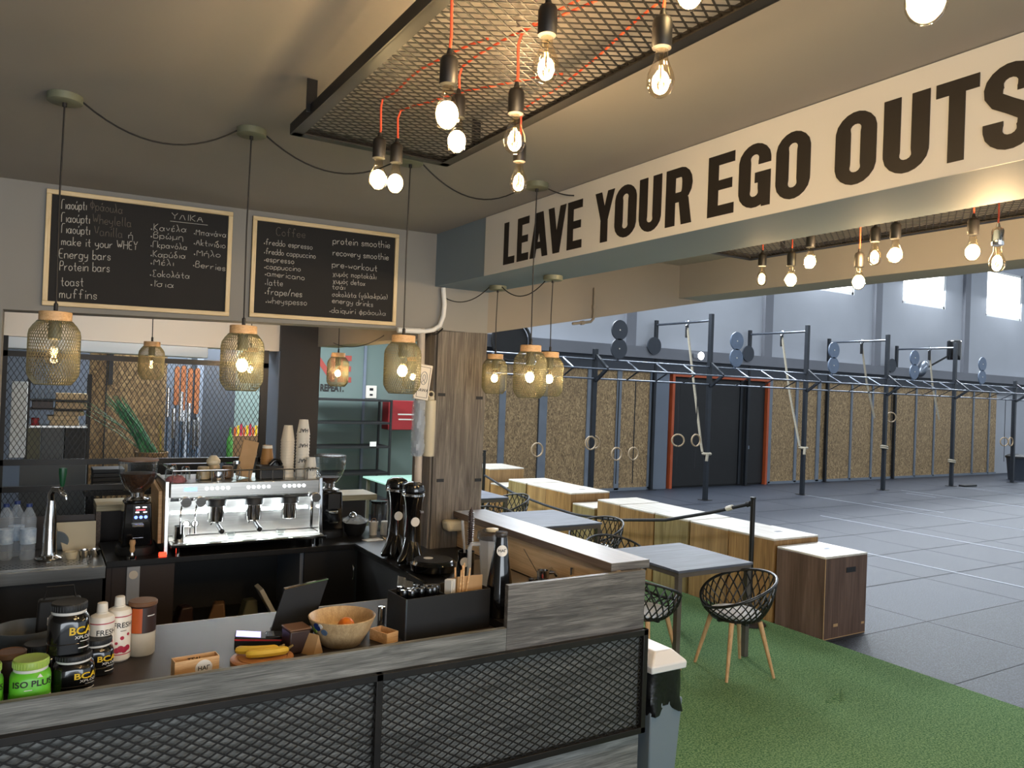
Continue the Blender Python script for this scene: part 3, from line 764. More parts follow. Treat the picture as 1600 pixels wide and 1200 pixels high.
# ================================================================== EXPANDED-METAL CEILING FRAMES WITH HANGING BULBS
def mesh_frame(label, x0, x1, y0, y1, z, drop, lamps_):
    g = thing('ceiling_mesh_frame', label, 'mesh frame', ((x0+x1)/2, (y0+y1)/2, z), 0)
    hx, hy = (x1-x0)/2, (y1-y0)/2
    fb = MB()
    for s in (1, -1):
        fb.box(s*hx-.004, s*hx+.004, -hy, hy, -.012, .028); fb.box(s*(hx-.02)-.018, s*(hx-.02)+.018, -hy, hy, -.012, -.007)
        fb.box(-hx, hx, s*hy-.004, s*hy+.004, -.012, .028); fb.box(-hx, hx, s*(hy-.02)-.018, s*(hy-.02)+.018, -.012, -.007)
    fb.build('angle_frame', M['blackmetal'], g)
    MB().lattice(-hx, hx, -hy, hy,   .058, .035, .0055, .002, lambda u, v, t: (u, v, t)).build('expanded_mesh', M['blackmetal'], g, smooth=False)
    for sx in (1, -1):
        for yy in (hy-.25, -hy+.5):
            MB().box(sx*hx-.018, sx*hx+.018, yy-.003, yy+.003, -.0, drop).build('hanger', M['blackmetal'], g)
    return g
FZ = 2.985
mesh_frame('black expanded metal frame hung below the cafe ceiling over the bar', .775, 1.425, .38, 2.915, FZ, .115, None)
FZ2 = 2.95
mesh_frame('black expanded metal frame hung in the recess beyond the banner beam', 3.15, 3.857, .75, 3.44, FZ2, .2, None)
def hanging_bulb(label, x, y, zb, fz, bright, power, run, grp, s=1.0, chromed=False):
    """bulb whose lowest point is zb; orange cord up through the mesh at fz, then lying on it along run"""
    z0 = zb+.105*s
    b = thing('hanging_bulb', label, 'light bulb', (x, y, z0), 0, grp)
    pts = [(0,0,.075*s), (.003,0,.5*(fz-z0)), (0,0,fz-z0-.02), (run[0]*.02, run[1]*.02, fz-z0+.004)]
    n = 8
    for i in range(1, n+1):
        q = i/n; pts.append((run[0]*q+.02*math.sin(q*5+x*9), run[1]*q+.015*math.sin(q*7+y*5), fz-z0+.006+.002*math.sin(i*2.1)))
    MB().tube(pts, .0036, 6).build('cord', M['ocord'], b)
    MB().lathe([(.0205*s,.0),(.0215*s,.003),(.0215*s,.055*s),(.018*s,.064*s),(.008*s,.070*s),(.005*s,.085*s)], n=24).build('socket', M['chrome'] if chromed else M['socket'], b)
    bulb_parts(b, 0, s, power, bright)
    if power: lamp(b, (0, 0, -.064*s), power, WARM, .022)
    return b
G1 = 'bulbs hanging from the mesh frame over the bar'
bulbs1 = [
 ('glowing bulb at the far end of the mesh frame, left one of the touching pair', .932, 2.414, 2.691, 1, 5, (.05, -.6)),
 ('glowing bulb at the far end of the mesh frame, right one of the touching pair', 1.019, 2.477, 2.706, 1, 5, (.25, -.6)),
 ('large glowing bulb nearest under the middle of the mesh frame', .789, 1.622, 2.648, 1, 9, (.02, -.5)),
 ('small glowing bulb close behind the large glowing one', 1.022, 2.03, 2.737, 1, 5, (.1, -.7)),
 ('clear bulb with thin filaments, upper of two in line above the banner start', 1.053, 1.753, 2.676, 0, .6, (.1, -.6)),
 ('clear bulb with thin filaments in front of the rose by the banner', 1.352, 2.215, 2.712, 0, .6, (-.1, -.8)),
 ('clear bulb with thin filaments under the middle of the frame, top centre', .931, 1.428, 2.73, 0, .6, (.05, -.5)),
 ("clear bulb with thin filaments by the frame's right edge, above the word YOUR", 1.107, 1.25, 2.685, 0, .6, (.02, -.3)),
 ("glowing bulb cut by the photo's top edge, beside the mesh frame's right edge", 1.119, 1.183, 2.849, 1, 8, (-.1, -.3)),
 ('glowing clear bulb alone at the top right above the word OUTS', 1.10, .665, 2.615, 1, 8, (-.05, -.15))]
for lab, x, y, zb, br, pw, run in bulbs1: hanging_bulb(lab, x, y, zb, FZ, br, pw, run, G1)
G2 = 'bulbs hanging from the mesh frame beyond the beam'
bulbs2 = [
 ('clear unlit-looking bulb, leftmost of the row beyond the banner beam', 3.45, 2.99, 2.69, 0, 1.0, 0),
 ('glowing bulb second from the left in the row beyond the beam', 3.30, 2.67, 2.637, 1, 2.4, 0),
 ('glowing bulb third from the left beyond the beam, hung higher', 3.30, 2.557, 2.717, 1, 2.4, 0),
 ('glowing bulb lowest of the row beyond the beam, before the high window', 3.40, 2.35, 2.605, 1, 2.4, 0),
 ('clear bulb with visible filament, fifth in the row beyond the beam', 3.35, 2.236, 2.705, 0, 1.2, 0),
 ('glowing bulb right next to the clear fifth bulb beyond the beam', 3.25, 2.07, 2.682, 1, 2.4, 0),
 ('glowing bulb second from the right beyond the beam', 3.35, 1.785, 2.67, 1, 2.4, 0),
 ('clear lit bulb with a chrome socket, rightmost beyond the beam', 3.30, 1.66, 2.602, 0, 2.5, 1)]
for lab, x, y, zb, br, pw, chm in bulbs2: hanging_bulb(lab, x, y, zb, FZ2, br, pw, (.1, -.25), G2, 1.06, bool(chm))

# ================================================================== THE BAR
bar = thing('bar_counter', 'bar counter clad in grey wood with a black expanded metal front', 'bar counter', (1.2, 3.15, 0))
def bx(name, mat, x0, x1, y0, y1, z0, z1, parent=bar, bevel=.0, off=(1.2, 3.15, 0)):
    a, b, c = off
    return MB().box(x0-a, x1-a, y0-b, y1-b, z0-c, z1-c).build(name, M[mat], parent, bevel=bevel)
bx('ledge_board', 'greywood_dk', -2.2, 1.944, 3.136, 3.166, .806, .920)
bx('raised_panel', 'greywood', 1.946, 2.80, 3.136, 3.166, .806, 1.122)
bx('base_panel', 'greywood_dk', -2.2, 2.80, 3.146, 3.166, 0, .805)
bx('end_panel', 'greywood', 2.78, 2.80, 3.167, 4.98, 0, 1.12)
sf = MB()
for b in ((-2.2,2.81,.783,.815), (-2.2,2.81,.268,.300)): sf.box(b[0]-1.2, b[1]-1.2, -.046, -.014, b[2], b[3])
for x in (-.35, 1.283, 2.778): sf.box(x-1.2, x+.032-1.2, -.046, -.014, .268, .815)
sf.build('steel_frame', M['blackmetal'], bar, bevel=.003)
for a, b in ((-2.2, -.35), (-.318, 1.283), (1.315, 2.778)):
    MB().lattice(a-1.2, b-1.2, .30, .783, .063, .036, .0062, .003, lambda u, v, t: (u, -.03+t, v)).build('expanded_mesh', M['blackmetal'], bar, smooth=False)
# raised return along the right side
bx('return_top', 'greywood_glare', 2.612, 2.868, 3.19, 4.995, 1.121, 1.162, bevel=.002)
MB().box(2.606-1.2, 2.612-1.2, .04, 1.84, 1.119, 1.161).build('edge_strip', M['brownedge'], bar)
MB().box(2.606-1.2, 2.868-1.2, .034, .0395, 1.119, 1.161).build('edge_strip', M['greywood'], bar)
bx('return_inner_panel', 'creamwood', 2.64, 2.665, 3.167, 4.99, .905, 1.12)
bx('return_foot_panel', 'cabinet', 2.64, 2.665, 3.167, 4.99, 0, .904)
wt = thing('worktop', 'dark laminate worktop behind the front ledge of the bar', 'worktop', (.2, 3.6, 0))
bx('top', 'worktop', -2.2, 2.0, 3.167, 4.04, .828, .86, wt, .003, (.2, 3.6, 0))
bx('support_panel', 'cabinet', -2.2, 1.97, 3.168, 3.19, 0, .828, wt, 0, (.2, 3.6, 0))
bx('side_panel', 'cabinet', 1.95, 1.97, 3.19, 4.0, 0, .828, wt, 0, (.2, 3.6, 0))
bx('back_edge', 'ledgewood', -2.2, 2.0, 4.0405, 4.05, .83, .858, wt, 0, (.2, 3.6, 0))
ic = thing('side_counter', 'black laminate counter running from the bar front to the pillar, steel edged', 'counter', (2.3, 4.3, 0))
bx('top', 'laminate', 2.0, 2.635, 3.167, 4.99, .864, .90, ic, 0, (2.3, 4.3, 0))
bx('top_corner', 'laminate', 2.0, 2.42, 4.99, 5.349, .864, .90, ic, 0, (2.3, 4.3, 0))
bx('steel_edge', 'chrome', 1.993, 2.0, 4.06, 5.345, .894, .902, ic, 0, (2.3, 4.3, 0))
bx('front_panel', 'cabinet', 2.02, 2.05, 4.06, 5.345, 0, .863, ic, 0, (2.3, 4.3, 0))
bx('inset_edge', 'chrome', 2.14, 2.147, 3.75, 4.55, .900, .906, ic, 0, (2.3, 4.3, 0))
bx('inset_tray', 'steel', 2.147, 2.62, 3.75, 4.55, .900, .904, ic, 0, (2.3, 4.3, 0))
bc = thing('back_counter', 'black laminate back counter carrying the espresso machine', 'counter', (1.4, 5.6, 0))
q = (1.4, 5.6, 0)
bx('top', 'laminate', .405, 2.42, 5.35, 6.0, .862, .90, bc, .003, q)
bx('end_panel', 'cabbrown', .41, .44, 5.38, 5.98, 0, .861, bc, 0, q)
bx('cabinet_front', 'cabbrown', .441, .80, 5.375, 5.40, .05, .861, bc, 0, q)
bx('divider', 'cabgrey', 1.62, 1.645, 5.40, 5.98, 0, .861, bc, 0, q)
bx('cabinet_front', 'cabinet', 1.646, 2.018, 5.38, 5.40, .05, .861, bc, 0, q)
bx('back_panel', 'black', .45, 2.4, 5.97, 5.995, 0, .861, bc, 0, q)
bx('shelf', 'cabinet', .80, 1.62, 5.42, 5.965, .36, .385, bc, 0, q)
MB().tube([(2.0-1.4, 5.375-5.6, .74),(2.0-1.4, 5.36-5.6, .72),(2.0-1.4,5.36-5.6,.66),(2.0-1.4,5.375-5.6,.64)], .005, 8).build('handle', M['chrome'], bc)
rl = thing('rear_bar_ledge', 'pale wooden raised ledge behind the espresso machine', 'bar ledge', (1.4, 6.1, 0))
q = (1.4, 6.1, 0)
bx('top', 'ledgewood', .38, 2.42, 6.002, 6.32, 1.11, 1.155, rl, .003, q)
bx('back_panel', 'cabbrown', .38, 2.42, 6.27, 6.30, 0, 1.109, rl, 0, q)
bx('end_panel', 'brownedge', .38, .41, 6.003, 6.269, 0, 1.109, rl, 0, q)
# stainless sink unit with drip tray
sk_ = thing('drip_sink', 'stainless steel sink top with perforated drip tray under the tap', 'sink', (.05, 5.5, 0))
q = (.05, 5.5, 0)
bx('top', 'steel', -.9, .40, 5.31, 5.95, .862, .888, sk_, .004, q)
bx('front_lip', 'steel', -.9, .40, 5.30, 5.309, .812, .888, sk_, .002, q)
bx('cabinet', 'cabinet', -.9, .39, 5.36, 5.95, 0, .861, sk_, 0, q)
bx('drip_tray', 'steel', -.35, .30, 5.36, 5.52, .8885, .892, sk_, .001, q)
dh = MB()
for i in range(22):
    for j_ in range(4): dh.disc((-.37+i*.03+(.015 if j_ % 2 else 0), -.12+j_*.036, .3921+.5), (0,0,1), .0055, .0008, 8)
ho = dh.build('drain_holes', M['black'], sk_); ho['kind'] = 'stuff'
bx('splash_panel', 'cabbrown', -.9, .37, 5.96, 5.98, .86, 1.10, sk_, 0, q)
# espresso machine -----------------------------------------------------------------
ES = (1.26, 5.45, .90)
es = thing('espresso_machine', 'three group stainless espresso machine glowing white on the back counter', 'espresso machine', ES)
body = MB(); body.box(-.495,.495,.20,.50,.06,.46); body.box(-.495,.495,.0,.2,.36,.46); body.box(-.49,.49,.0,.2,.06,.085)
body.build('body', M['steel'], es, bevel=.006)
MB().box(-.49,.49,.155,.199,.09,.36).build('splash_panel', M['steel'], es)
MB().box(-.49,.49,.0,.02,.34,.359).build('panel_lip', M['chrome'], es)
MB().box(-.46,.46,.146,.1545,.235,.25).build('led_strip', M['ledstrip'], es, smooth=False)
for x, s in ((-.51, 1), (.51, -1)):
    MB().prism([(-.03,.0),(.5,.0),(.5,.47),(.02,.47)], lambda u, v, t: (t, u, v), x-.013, x+.013).build('side_panel', M['chrome'] if s < 0 else M['steel'], es, bevel=.004)
MB().prism([(.06,.06),(.46,.04),(.50,.43),(.10,.40)], lambda u, v, t: (t, u, v), -.55, -.525).build('wood_cheek', M['lightwood'], es, bevel=.005)
MB().box(-.49,.53,-.10,.19,.055,.075).build('drip_tray', M['chrome'], es, bevel=.004)
MB().box(-.47,.51,-.09,.155,.076,.080).build('drip_grid', M['steel'], es)
for x in (-.44, .45): MB().cyl((x,-.04,0),(x,-.04,.054),.016).build('foot', M['chrome'], es)
for x in (-.44, .45): MB().cyl((x,.42,0),(x,.42,.06),.016).build('foot', M['chrome'], es)
MB().box(-.41,-.33,-.004,0,.405,.43).build('display', M['screen_blue'], es, smooth=False)
b2 = MB()
for gx in (-.27, .0, .245):
    for k_ in range(5):
        bb = MB().disc((gx+.034*k_, -.003, .42), (0,1,0), .011, .006, 14); bb.build('button', M['led_white'], es)
for gx in (-.20, .045, .29):
    g = MB(); g.lathe([(.062,0),(.066,.004),(.066,.042),(.060,.05)], (gx,.03,.298), 32); go = g.build('group_head', M['black'], es)
    MB().lathe([(.050,-.105),(.054,-.102),(.054,.0),(.030,.0)], (gx,.03,.297), 32).build('group_collar', M['chrome'], go)
for gx in (-.20, .045):
    h = MB(); h.tube([(gx,.01,.20),(gx,-.03,.185),(gx+.012,-.10,.155)], [.010,.012,.016], 12); h.ball((gx+.012,-.112,.15),.019,12,8)
    po = h.build('portafilter', M['black'], es)
    MB().tube([(gx-.01,.045,.195),(gx-.025,.03,.185),(gx-.03,.03,.17)], .006, 8).build('spout', M['chrome'], po)
for gx in (-.40, -.31, .46):
    MB().disc((gx,-.035,.338),(0,1,.1),.032,.03,24).build('steam_knob', M['steel'], es)
    MB().tube([(gx-.02,-.005,.31),(gx-.03,-.03,.27),(gx-.03,-.035,.20),(gx-.028,-.03,.13)], .006, 8).build('steam_wand', M['chrome'], es)
for gx in (-.365, -.31):
    ga = MB().disc((gx,.150,.165),(0,1,0),.024,.012,24).build('gauge', M['chrome'], es)
    MB().disc((gx,.1435,.165),(0,1,0),.019,.003,20).build('dial', M['white_print'], ga)
gl = MB()
for z in (.535,): gl.tube([(-.48,.5,z),(-.48,.02,z),(.49,.02,z),(.49,.5,z)], .005, 8)
for x in [ -.48+.0808*i for i in range(13)]: gl.cyl((x,.02,.46),(x,.02,.535),.003,n=6)
gl.build('cup_rail', M['chrome'], es)
MB().tube([(-.05,.05,.535),(-.06,.03,.50),(-.07,.03,.46)], .004, 6).build('rail_bracket', M['chrome'], es)
ll = bpy.data.lights.new('machine_light', 'AREA'); ll.shape = 'RECTANGLE'; ll.size = .9; ll.size_y = .03; ll.energy = 9; ll.color = (.85, .94, 1)
lo_ = bpy.data.objects.new('machine_light', ll); C.objects.link(lo_); lo_.parent = es; lo_.location = (0, .11, .355)
# things standing on the machine
ZT = 1.3605
def cup(name, label, cat, loc, prof, mat, grp=None, extra=None, rot=0):
    o = MB().lathe(prof, n=28).build(name, M[mat], loc=loc, rot=rot); tag(o, label, cat, grp); return o
GCP = 'cups and glasses on top of the espresso machine'
tumbler = [(.025,0),(.031,.03),(.034,.085),(.032,.085),(.028,.028),(.001,.01)]
for lab, x, y, s in (('cut glass tumbler upside down at the left end of the machine top', .79, 5.60, 1.25), ('low cut glass upside down beside the tall tumbler on the machine', .885, 5.64, 1.0), ('small clear shot glass in the middle row on the machine top', .955, 5.56, .6)):
    o = MB().lathe([(r*s, (.085-z)*s) for r, z in tumbler][::-1], n=10).build('glass_tumbler', M['jarglass'], loc=(x, y, ZT)); tag(o, lab, 'glass', GCP)
mug = [(.030,.0),(.043,.008),(.045,.03),(.036,.088),(.033,.09),(.001,.09)]
for lab, x, y, mt, s in (('glazed tan cup upside down on the machine top', .99, 5.60, 'mug_tan', 1.0), ('second tan cup upside down behind the steel pitcher', 1.07, 5.66, 'mug_tan', 1.05), ('brown cup upside down left of the wooden board', 1.16, 5.66, 'brown_box', .95)):
    tag(MB().lathe([(r*s, z*s) for r, z in mug], n=26).build('coffee_cup', M[mt], loc=(x, y, ZT)), lab, 'cup', GCP)
o = thing('cream_jug', 'cream jug lying tilted on top of the tan cups', 'jug', (1.065, 5.66, ZT+.096)); 
MB().lathe([(.035,0),(.046,.012),(.046,.03),(.020,.062),(.001,.064)], n=24).build('body', M['cream_plastic'], o)
o = thing('milk_pitcher', 'small shiny steel milk pitcher on the machine top', 'pitcher', (1.078, 5.55, ZT))
MB().lathe([(.033,0),(.036,.01),(.034,.07),(.032,.075),(.030,.07),(.030,.01),(.001,.008)], n=26).build('body', M['chrome'], o)
MB().tube([(.034,0,.06),(.058,0,.055),(.058,0,.025),(.035,0,.018)], .004, 8).build('handle', M['chrome'], o)
o = thing('syrup_jar', 'clear glass jar with a metal clasp next to the wooden board', 'jar', (1.20, 5.56, ZT))
MB().lathe([(.033,0),(.035,.01),(.035,.075),(.022,.092),(.022,.11)], n=24).build('body', M['jarglass'], o)
MB().lathe([(.024,.11),(.024,.128),(.001,.13)], n=20).build('lid', M['chrome'], o)
o = thing('wooden_board', 'pale wooden serving board leaning upright on the espresso machine', 'board', (1.26, 5.62, ZT), 0)
mb = MB(); mb.T = Matrix.Rotation(.22, 4, 'Y') @ Matrix.Rotation(-.18, 4, 'X'); mb.box(-.055,.055,0,.016,.012,.27); mb.build('blade', M['kraft'], o, bevel=.004)
o = thing('black_cup_box', 'black open box behind the cup rail on the machine', 'box', (1.435, 5.60, ZT)); mb = MB(); mb.box(-.085,.085,-.06,.06,0,.09); mb.build('body', M['black'], o, bevel=.004)
MB().tube([(-.0,-.0,.091),(.03,0,.125),(.065,0,.12),(.08,0,.091)], .016, 10).build('lid_grip', M['gloss'], o)
def cup_stack(label, x, y, n, mat, r0, r1, h, step, txt=None, mat2=None):
    t = thing('cup_stack', label, 'cup stack', (x, y, ZT), 0, 'stacks of takeaway cups on the espresso machine')
    for i in range(n):
        c = MB().lathe([(r0+.002,0),(r0+.002,.006),(r0,.007),(r1,h),(.001,h)], (0,0,i*step), 24).build('cup', M[mat], t)
        if mat2 and i == n-1: MB().lathe([(r1+.004,h-.022),(r1+.001,h-.001),(.001,h+.0008)], (0,0,i*step), 24).build('cup_rim', M[mat2], c)
    if txt:
        for z in txt:
            rr = r0+.004
            MB().text('HAΓ', .038, lambda a, b, z=z, rr=rr: (rr*math.sin(-a/rr-.25), -rr*math.cos(-a/rr-.25), z-b), bold=.02).build('print', M['ink'], t, smooth=False)
    return t
cup_stack('tall stack of clear plastic cups upside down on the machine', 1.565, 5.63, 14, 'beer', .048, .030, .115, .02)
cup_stack('tallest stack of white printed paper cups upside down on the machine', 1.685, 5.66, 14, 'cup_white', .047, .031, .11, .0235, (.12, .23, .34))
cup_stack('short stack of white printed paper cups at the right end of the rail', 1.715, 5.545, 5, 'cup_white', .042, .03, .085, .016, (.07,))
cup_stack('stack of brown kraft paper cups with a white topmost rim on the machine', 1.44, 5.70, 8, 'cup_kraft', .044, .032, .10, .018, None, 'cup_white')
cl = MB(); random.seed(3)
cl.lathe([(.001,0),(.06,.0),(.066,.012),(.05,.03),(.03,.036),(.001,.03)], n=18)
cl.v = [(x*random.uniform(.8,1.2), y*random.uniform(.8,1.1), z*random.uniform(.8,1.3)) for x, y, z in cl.v]
tag(cl.build('cleaning_cloth', M['pink_cloth'], loc=(.81, 5.515, ZT)), 'dusky pink cloth crumpled on the left front of the machine top', 'cloth')
for lab, x in (('shot glass on the drip tray under the first group', -.11), ('shot glass on the drip tray under the third group', .225)):
    o = MB().lathe([(.024,0),(.034,.045),(.031,.045),(.022,.006),(.001,.004)], n=16).build('shot_glass', M['jarglass'], loc=(ES[0]+x, ES[1]-.02, ES[2]+.0805)); tag(o, lab, 'glass', 'shot glasses on the drip tray')
o = thing('small_steam_pitcher', 'blue lit steel pitcher at the left end of the drip tray', 'pitcher', (ES[0]-.43, ES[1]+.0, ES[2]+.0805))
MB().lathe([(.036,0),(.038,.008),(.032,.08),(.034,.1),(.031,.1),(.030,.08),(.034,.008),(.001,.006)], n=24).build('body', M['chrome'], o)
MB().tube([(.033,-.0,.09),(.066,-.0,.09),(.066,0,.04),(.036,0,.025)], .004, 8).build('handle', M['chrome'], o)
# grinders -----------------------------------------------------------------
def grinder(label, loc, screen):
    g = thing('coffee_grinder', label, 'coffee grinder', loc)
    MB().lathe([(.115,0),(.118,.012),(.115,.05),(.105,.06)], n=28).build('base', M['black'], g)
    MB().prism([(-.095,0.055),(.095,.055),(.085,.20),(.078,.34),(-.078,.34),(-.085,.20)], lambda u, v, t: (u, t, v), -.085, .10).build('body', M['gloss'], g, bevel=.012)
    MB().lathe([(.076,.341),(.078,.345),(.078,.356),(.05,.362),(.04,.37),(.04,.395)], n=28).build('collar', M['chrome'], g)
    hz = .395
    prof = [(.042,hz),(.07,hz+.026),(.095,hz+.065),(.110,hz+.11),(.117,hz+.16),(.118,hz+.205)]
    MB().lathe(prof, n=32).build('hopper', M['jarglass'], g)
    if screen: MB().lathe([(.038,hz+.002),(.066,hz+.028),(.091,hz+.067),(.105,hz+.11),(.108,hz+.125),(.001,hz+.135)], n=28).build('coffee_beans', M['coffee_beans'], g)
    else: MB().lathe([(.038,hz+.002),(.066,hz+.028),(.08,hz+.05),(.001,hz+.045)], n=28).build('coffee_beans', M['coffee_beans'], g)
    MB().lathe([(.119,hz+.206),(.119,hz+.214),(.09,hz+.219),(.001,hz+.221)], n=32).build('lid', M['smoke'] if not screen else M['brown_lid'], g)
    MB().box(-.03,.06,-.0865,-.0855,.215,.325).build('screen', M['black'], g, smooth=False)
    if screen:
        d = MB()
        for x in (-.015,.025): d.box(x,x+.022,-.089,-.0865,.305,.312)
        for x in (-.015,.03): d.box(x,x+.02,-.089,-.0865,.274,.280)
        d.build('display_line', M['led_white'], g, smooth=False)
        MB().box(-.012,.04,-.089,-.0865,.289,.294).build('display_line', M['screen_red'], g, smooth=False)
        for x in (-.012,.017,.045): MB().disc((x,-.0875,.245),(0,1,0),.010,.002,16).build('touch_button', M['screen_blue'], g)
    MB().box(-.034,.034,-.12,-.086,.185,.205).build('spout', M['chrome'], g, bevel=.006)
    MB().tube([(-.03,-.087,.13),(-.03,-.13,.12),(.03,-.13,.12),(.03,-.087,.13)], .005, 8).build('portafilter_fork', M['chrome'], g)
    return g
grinder('black coffee grinder with beans in its hopper left of the espresso machine', (.585, 5.56, .9005), True)
grinder('black coffee grinder with a nearly empty hopper right of the espresso machine', (1.91, 5.70, .9005), False)
o = thing('tamper', 'tamper with a pale wooden handle standing on a steel mat', 'tamper', (.55, 5.385, .9005))
MB().lathe([(.028,0),(.028,.018),(.012,.024),(.009,.04)], n=22).build('base', M['chrome'], o)
MB().lathe([(.010,.04),(.017,.055),(.0135,.08),(.019,.10),(.016,.118),(.001,.122)], n=22).build('handle', M['legwood'], o)
tag(MB().box(0,.045,0,.03,0,.028).build('red_switch', M['led_red'], loc=(.705, 5.37, .9005), bevel=.004), 'small glowing red rocker switch on the counter beside the grinder', 'switch')
o = thing('towel_dispenser', 'pale grey towel hanging plate with a round boss on the brown cabinet front', 'dispenser', (.56, 5.373, .62))
MB().box(-.038,.038,-.012,0,0,.235).build('plate', M['grey_plate'], o, bevel=.004); MB().disc((0,-.014,.185),(0,1,0),.026,.006,24).build('boss', M['white_plastic'], o)
# tap, bottles by the sink
o = thing('draught_tap', 'polished steel draught tap column with a dark green handle', 'tap', (.105, 5.62, .892))
MB().lathe([(.075,0),(.076,.008),(.045,.022),(.040,.04),(.036,.22),(.024,.34),(.022,.36)], n=28).build('column', M['chrome'], o)
MB().tube([(0,0,.34),(-.005,0,.40),(.01,-.01,.43),(.04,-.03,.43),(.055,-.04,.41)], .02, 12).build('neck', M['chrome'], o)
MB().tube([(.05,-.04,.41),(.075,-.055,.395),(.08,-.06,.37)], [.016,.013,.008], 10).build('spout', M['chrome'], o)
MB().tube([(.055,-.04,.42),(.055,-.04,.45)], .007, 8).build('lever', M['chrome'], o)
MB().lathe([(.009,.45),(.014,.47),(.023,.54),(.022,.565),(.001,.572)], (.055,-.04,0), 20, 1, .7).build('handle', M['green_handle'], o)
def water_bottle(label, loc):
    b = thing('water_bottle', label, 'bottle', loc, 0, 'water bottles beside the tap')
    prof = [(.001,0),(.036,0),(.041,.008)]
    for i in range(9): prof += [(.043,.02+i*.022),(.0405,.031+i*.022)]
    prof += [(.043,.225),(.043,.25),(.034,.28),(.017,.315),(.015,.325)]
    MB().lathe(prof, n=26).build('body', M['water'], b)
    MB().lathe([(.017,.325),(.017,.345),(.001,.346)], n=18).build('cap', M['blue_cap'], b)
    MB().lathe([(.0438,.10),(.0438,.19)], n=26).build('label', M['bottle_label'], b)
    return b
wb = water_bottle('clear water bottle with a blue cap, standing next to the tap', (-.01, 5.65, .8885))
copy_tree(wb, (-.13, 5.68, .8885), label='clear water bottle cut by the left photo edge')
copy_tree(wb, (-.075, 5.79, .8885), label='water bottle behind and between the two front ones')
o = thing('chopping_board', 'cream plastic board leaning behind the tap', 'board', (.27, 5.83, .8885)); mb = MB(); mb.T = Matrix.Rotation(-.35, 4, 'X'); mb.prism([(-.085,0.0),(.105,0.0),(.105,.19),(-.13,.19)], lambda u, v, t: (u, t, v), 0, .012); mb.build('blade', M['cream_plastic'], o, bevel=.003)
tag(MB().disc((0,0,.065),(.3,1,.25),.065,.012,28).build('round_cover', M['bin_grey'], loc=(.155, 5.86, .889)), 'round grey lid leaning behind the tap column', 'cover')
for lab, x, mt in (('cream glazed cup lying by the drip tray', .225, 'cream_plastic'), ('chrome filter basket right of the cream cup', .30, 'chrome'), ('second chrome filter basket at the end of the sink top', .355, 'chrome')):
    tag(MB().lathe([(.028,0),(.03,.004),(.036,.045),(.033,.045),(.027,.006),(.001,.005)], n=22).build('filter_basket', M[mt], loc=(x, 5.58+.02*(mt == 'chrome'), .8885)), lab, 'basket')
# below the counter
for lab, x, z, rz, mt in (('crumpled cream and dark bag, leftmost under the espresso counter', .90, .386, .2, 'dark_brown'), ('pale folded bag second under the espresso counter', 1.12, .386, -.2, 'brown_box'), ('dark bag with a green tone on the shelf under the counter', 1.33, .386, .1, 'olive_panel')):
    mb = MB().box(-.06,.06,-.05,.05,0,.12); mb.v = [(a*(1-.4*c/.12)+.1*c, b, c) for a, b, c in mb.v]
    tag(mb.build('coffee_bag', M[mt], loc=(x, 5.62, z), rot=rz, bevel=.01), lab, 'bag', 'bags on the low shelf')
o = thing('document_box', 'white document folder with a yellow label leaning under the counter', 'folder', (1.50, 5.55, .386)); mb = MB(); mb.T = Matrix.Rotation(-.5, 4, 'Y'); mb.box(-.015,.015,-.06,.10,0.01,.24); mb.build('body', M['paper_white'], o, bevel=.003); mb = MB(); mb.T = Matrix.Rotation(-.5, 4, 'Y'); mb.box(-.016,-.0152,-.0,.05,.08,.15); mb.build('label', M['yellow_label'], o)
# right of the machine
o = thing('steel_bowl', 'crumpled clear plastic over a dark bowl by the right grinder', 'bowl', (2.11, 5.66, .9005))
MB().lathe([(.055,0),(.075,.03),(.095,.11),(.09,.11),(.07,.03),(.001,.02)], n=28).build('bowl', M['black'], o)
mb = MB().lathe([(.001,.15),(.05,.14),(.09,.118),(.115,.108)], n=18); random.seed(5); mb.v = [(x*random.uniform(.85,1.1), y*random.uniform(.85,1.1), z+random.uniform(-.008,.012)) for x, y, z in mb.v]; mb.build('wrap', M['wrap'], o, ang=20)
MB().ball((-.03,-.03,.15),.032,16,10).build('steel_ball', M['chrome'], o)
o = thing('paper_cup', 'cream paper cup with a brown inside on the corner of the counter', 'cup', (2.245, 5.62, .9005)); MB().lathe([(.028,0),(.036,.10),(.0375,.102),(.034,.10),(.001,.096)], n=26).build('body', M['cup_white'], o); MB().tube([(-.02,.0,.1),(-.01,0,.125),(.012,0,.125),(.024,0,.1)], .004, 8).build('handle', M['brown_box'], o)
o = thing('tin_can', 'white tin with green leaf print beside the paper cup', 'can', (2.335, 5.60, .9005)); MB().lathe([(.036,0),(.037,.003),(.037,.10),(.034,.103),(.001,.10)], n=26).build('body', M['cup_white'], o); mb = MB(); 
for a0, z in ((-1.2,.07),(-1.0,.05),(-1.35,.045),(-1.1,.08)): mb.prism([(-.008,-.004),(0,-.009),(.009,0),(0,.009)], lambda u, v, t, a0=a0, z=z: (.0376*math.cos(a0+u/.037), .0376*math.sin(a0+u/.037), z+v), 0, 0)
mb.build('print', M['green_print'], o, smooth=False)
o = thing('spray_tube', 'red and white tube standing next to the printed tin', 'tube', (2.405, 5.56, .9005)); MB().lathe([(.018,0),(.018,.12)], n=20).build('body', M['red_print'], o); MB().lathe([(.0184,.03),(.0184,.075)], n=20).build('band', M['white_print'], o); MB().lathe([(.017,.1205),(.017,.148),(.001,.149)], n=20).build('cap', M['white_plastic'], o)
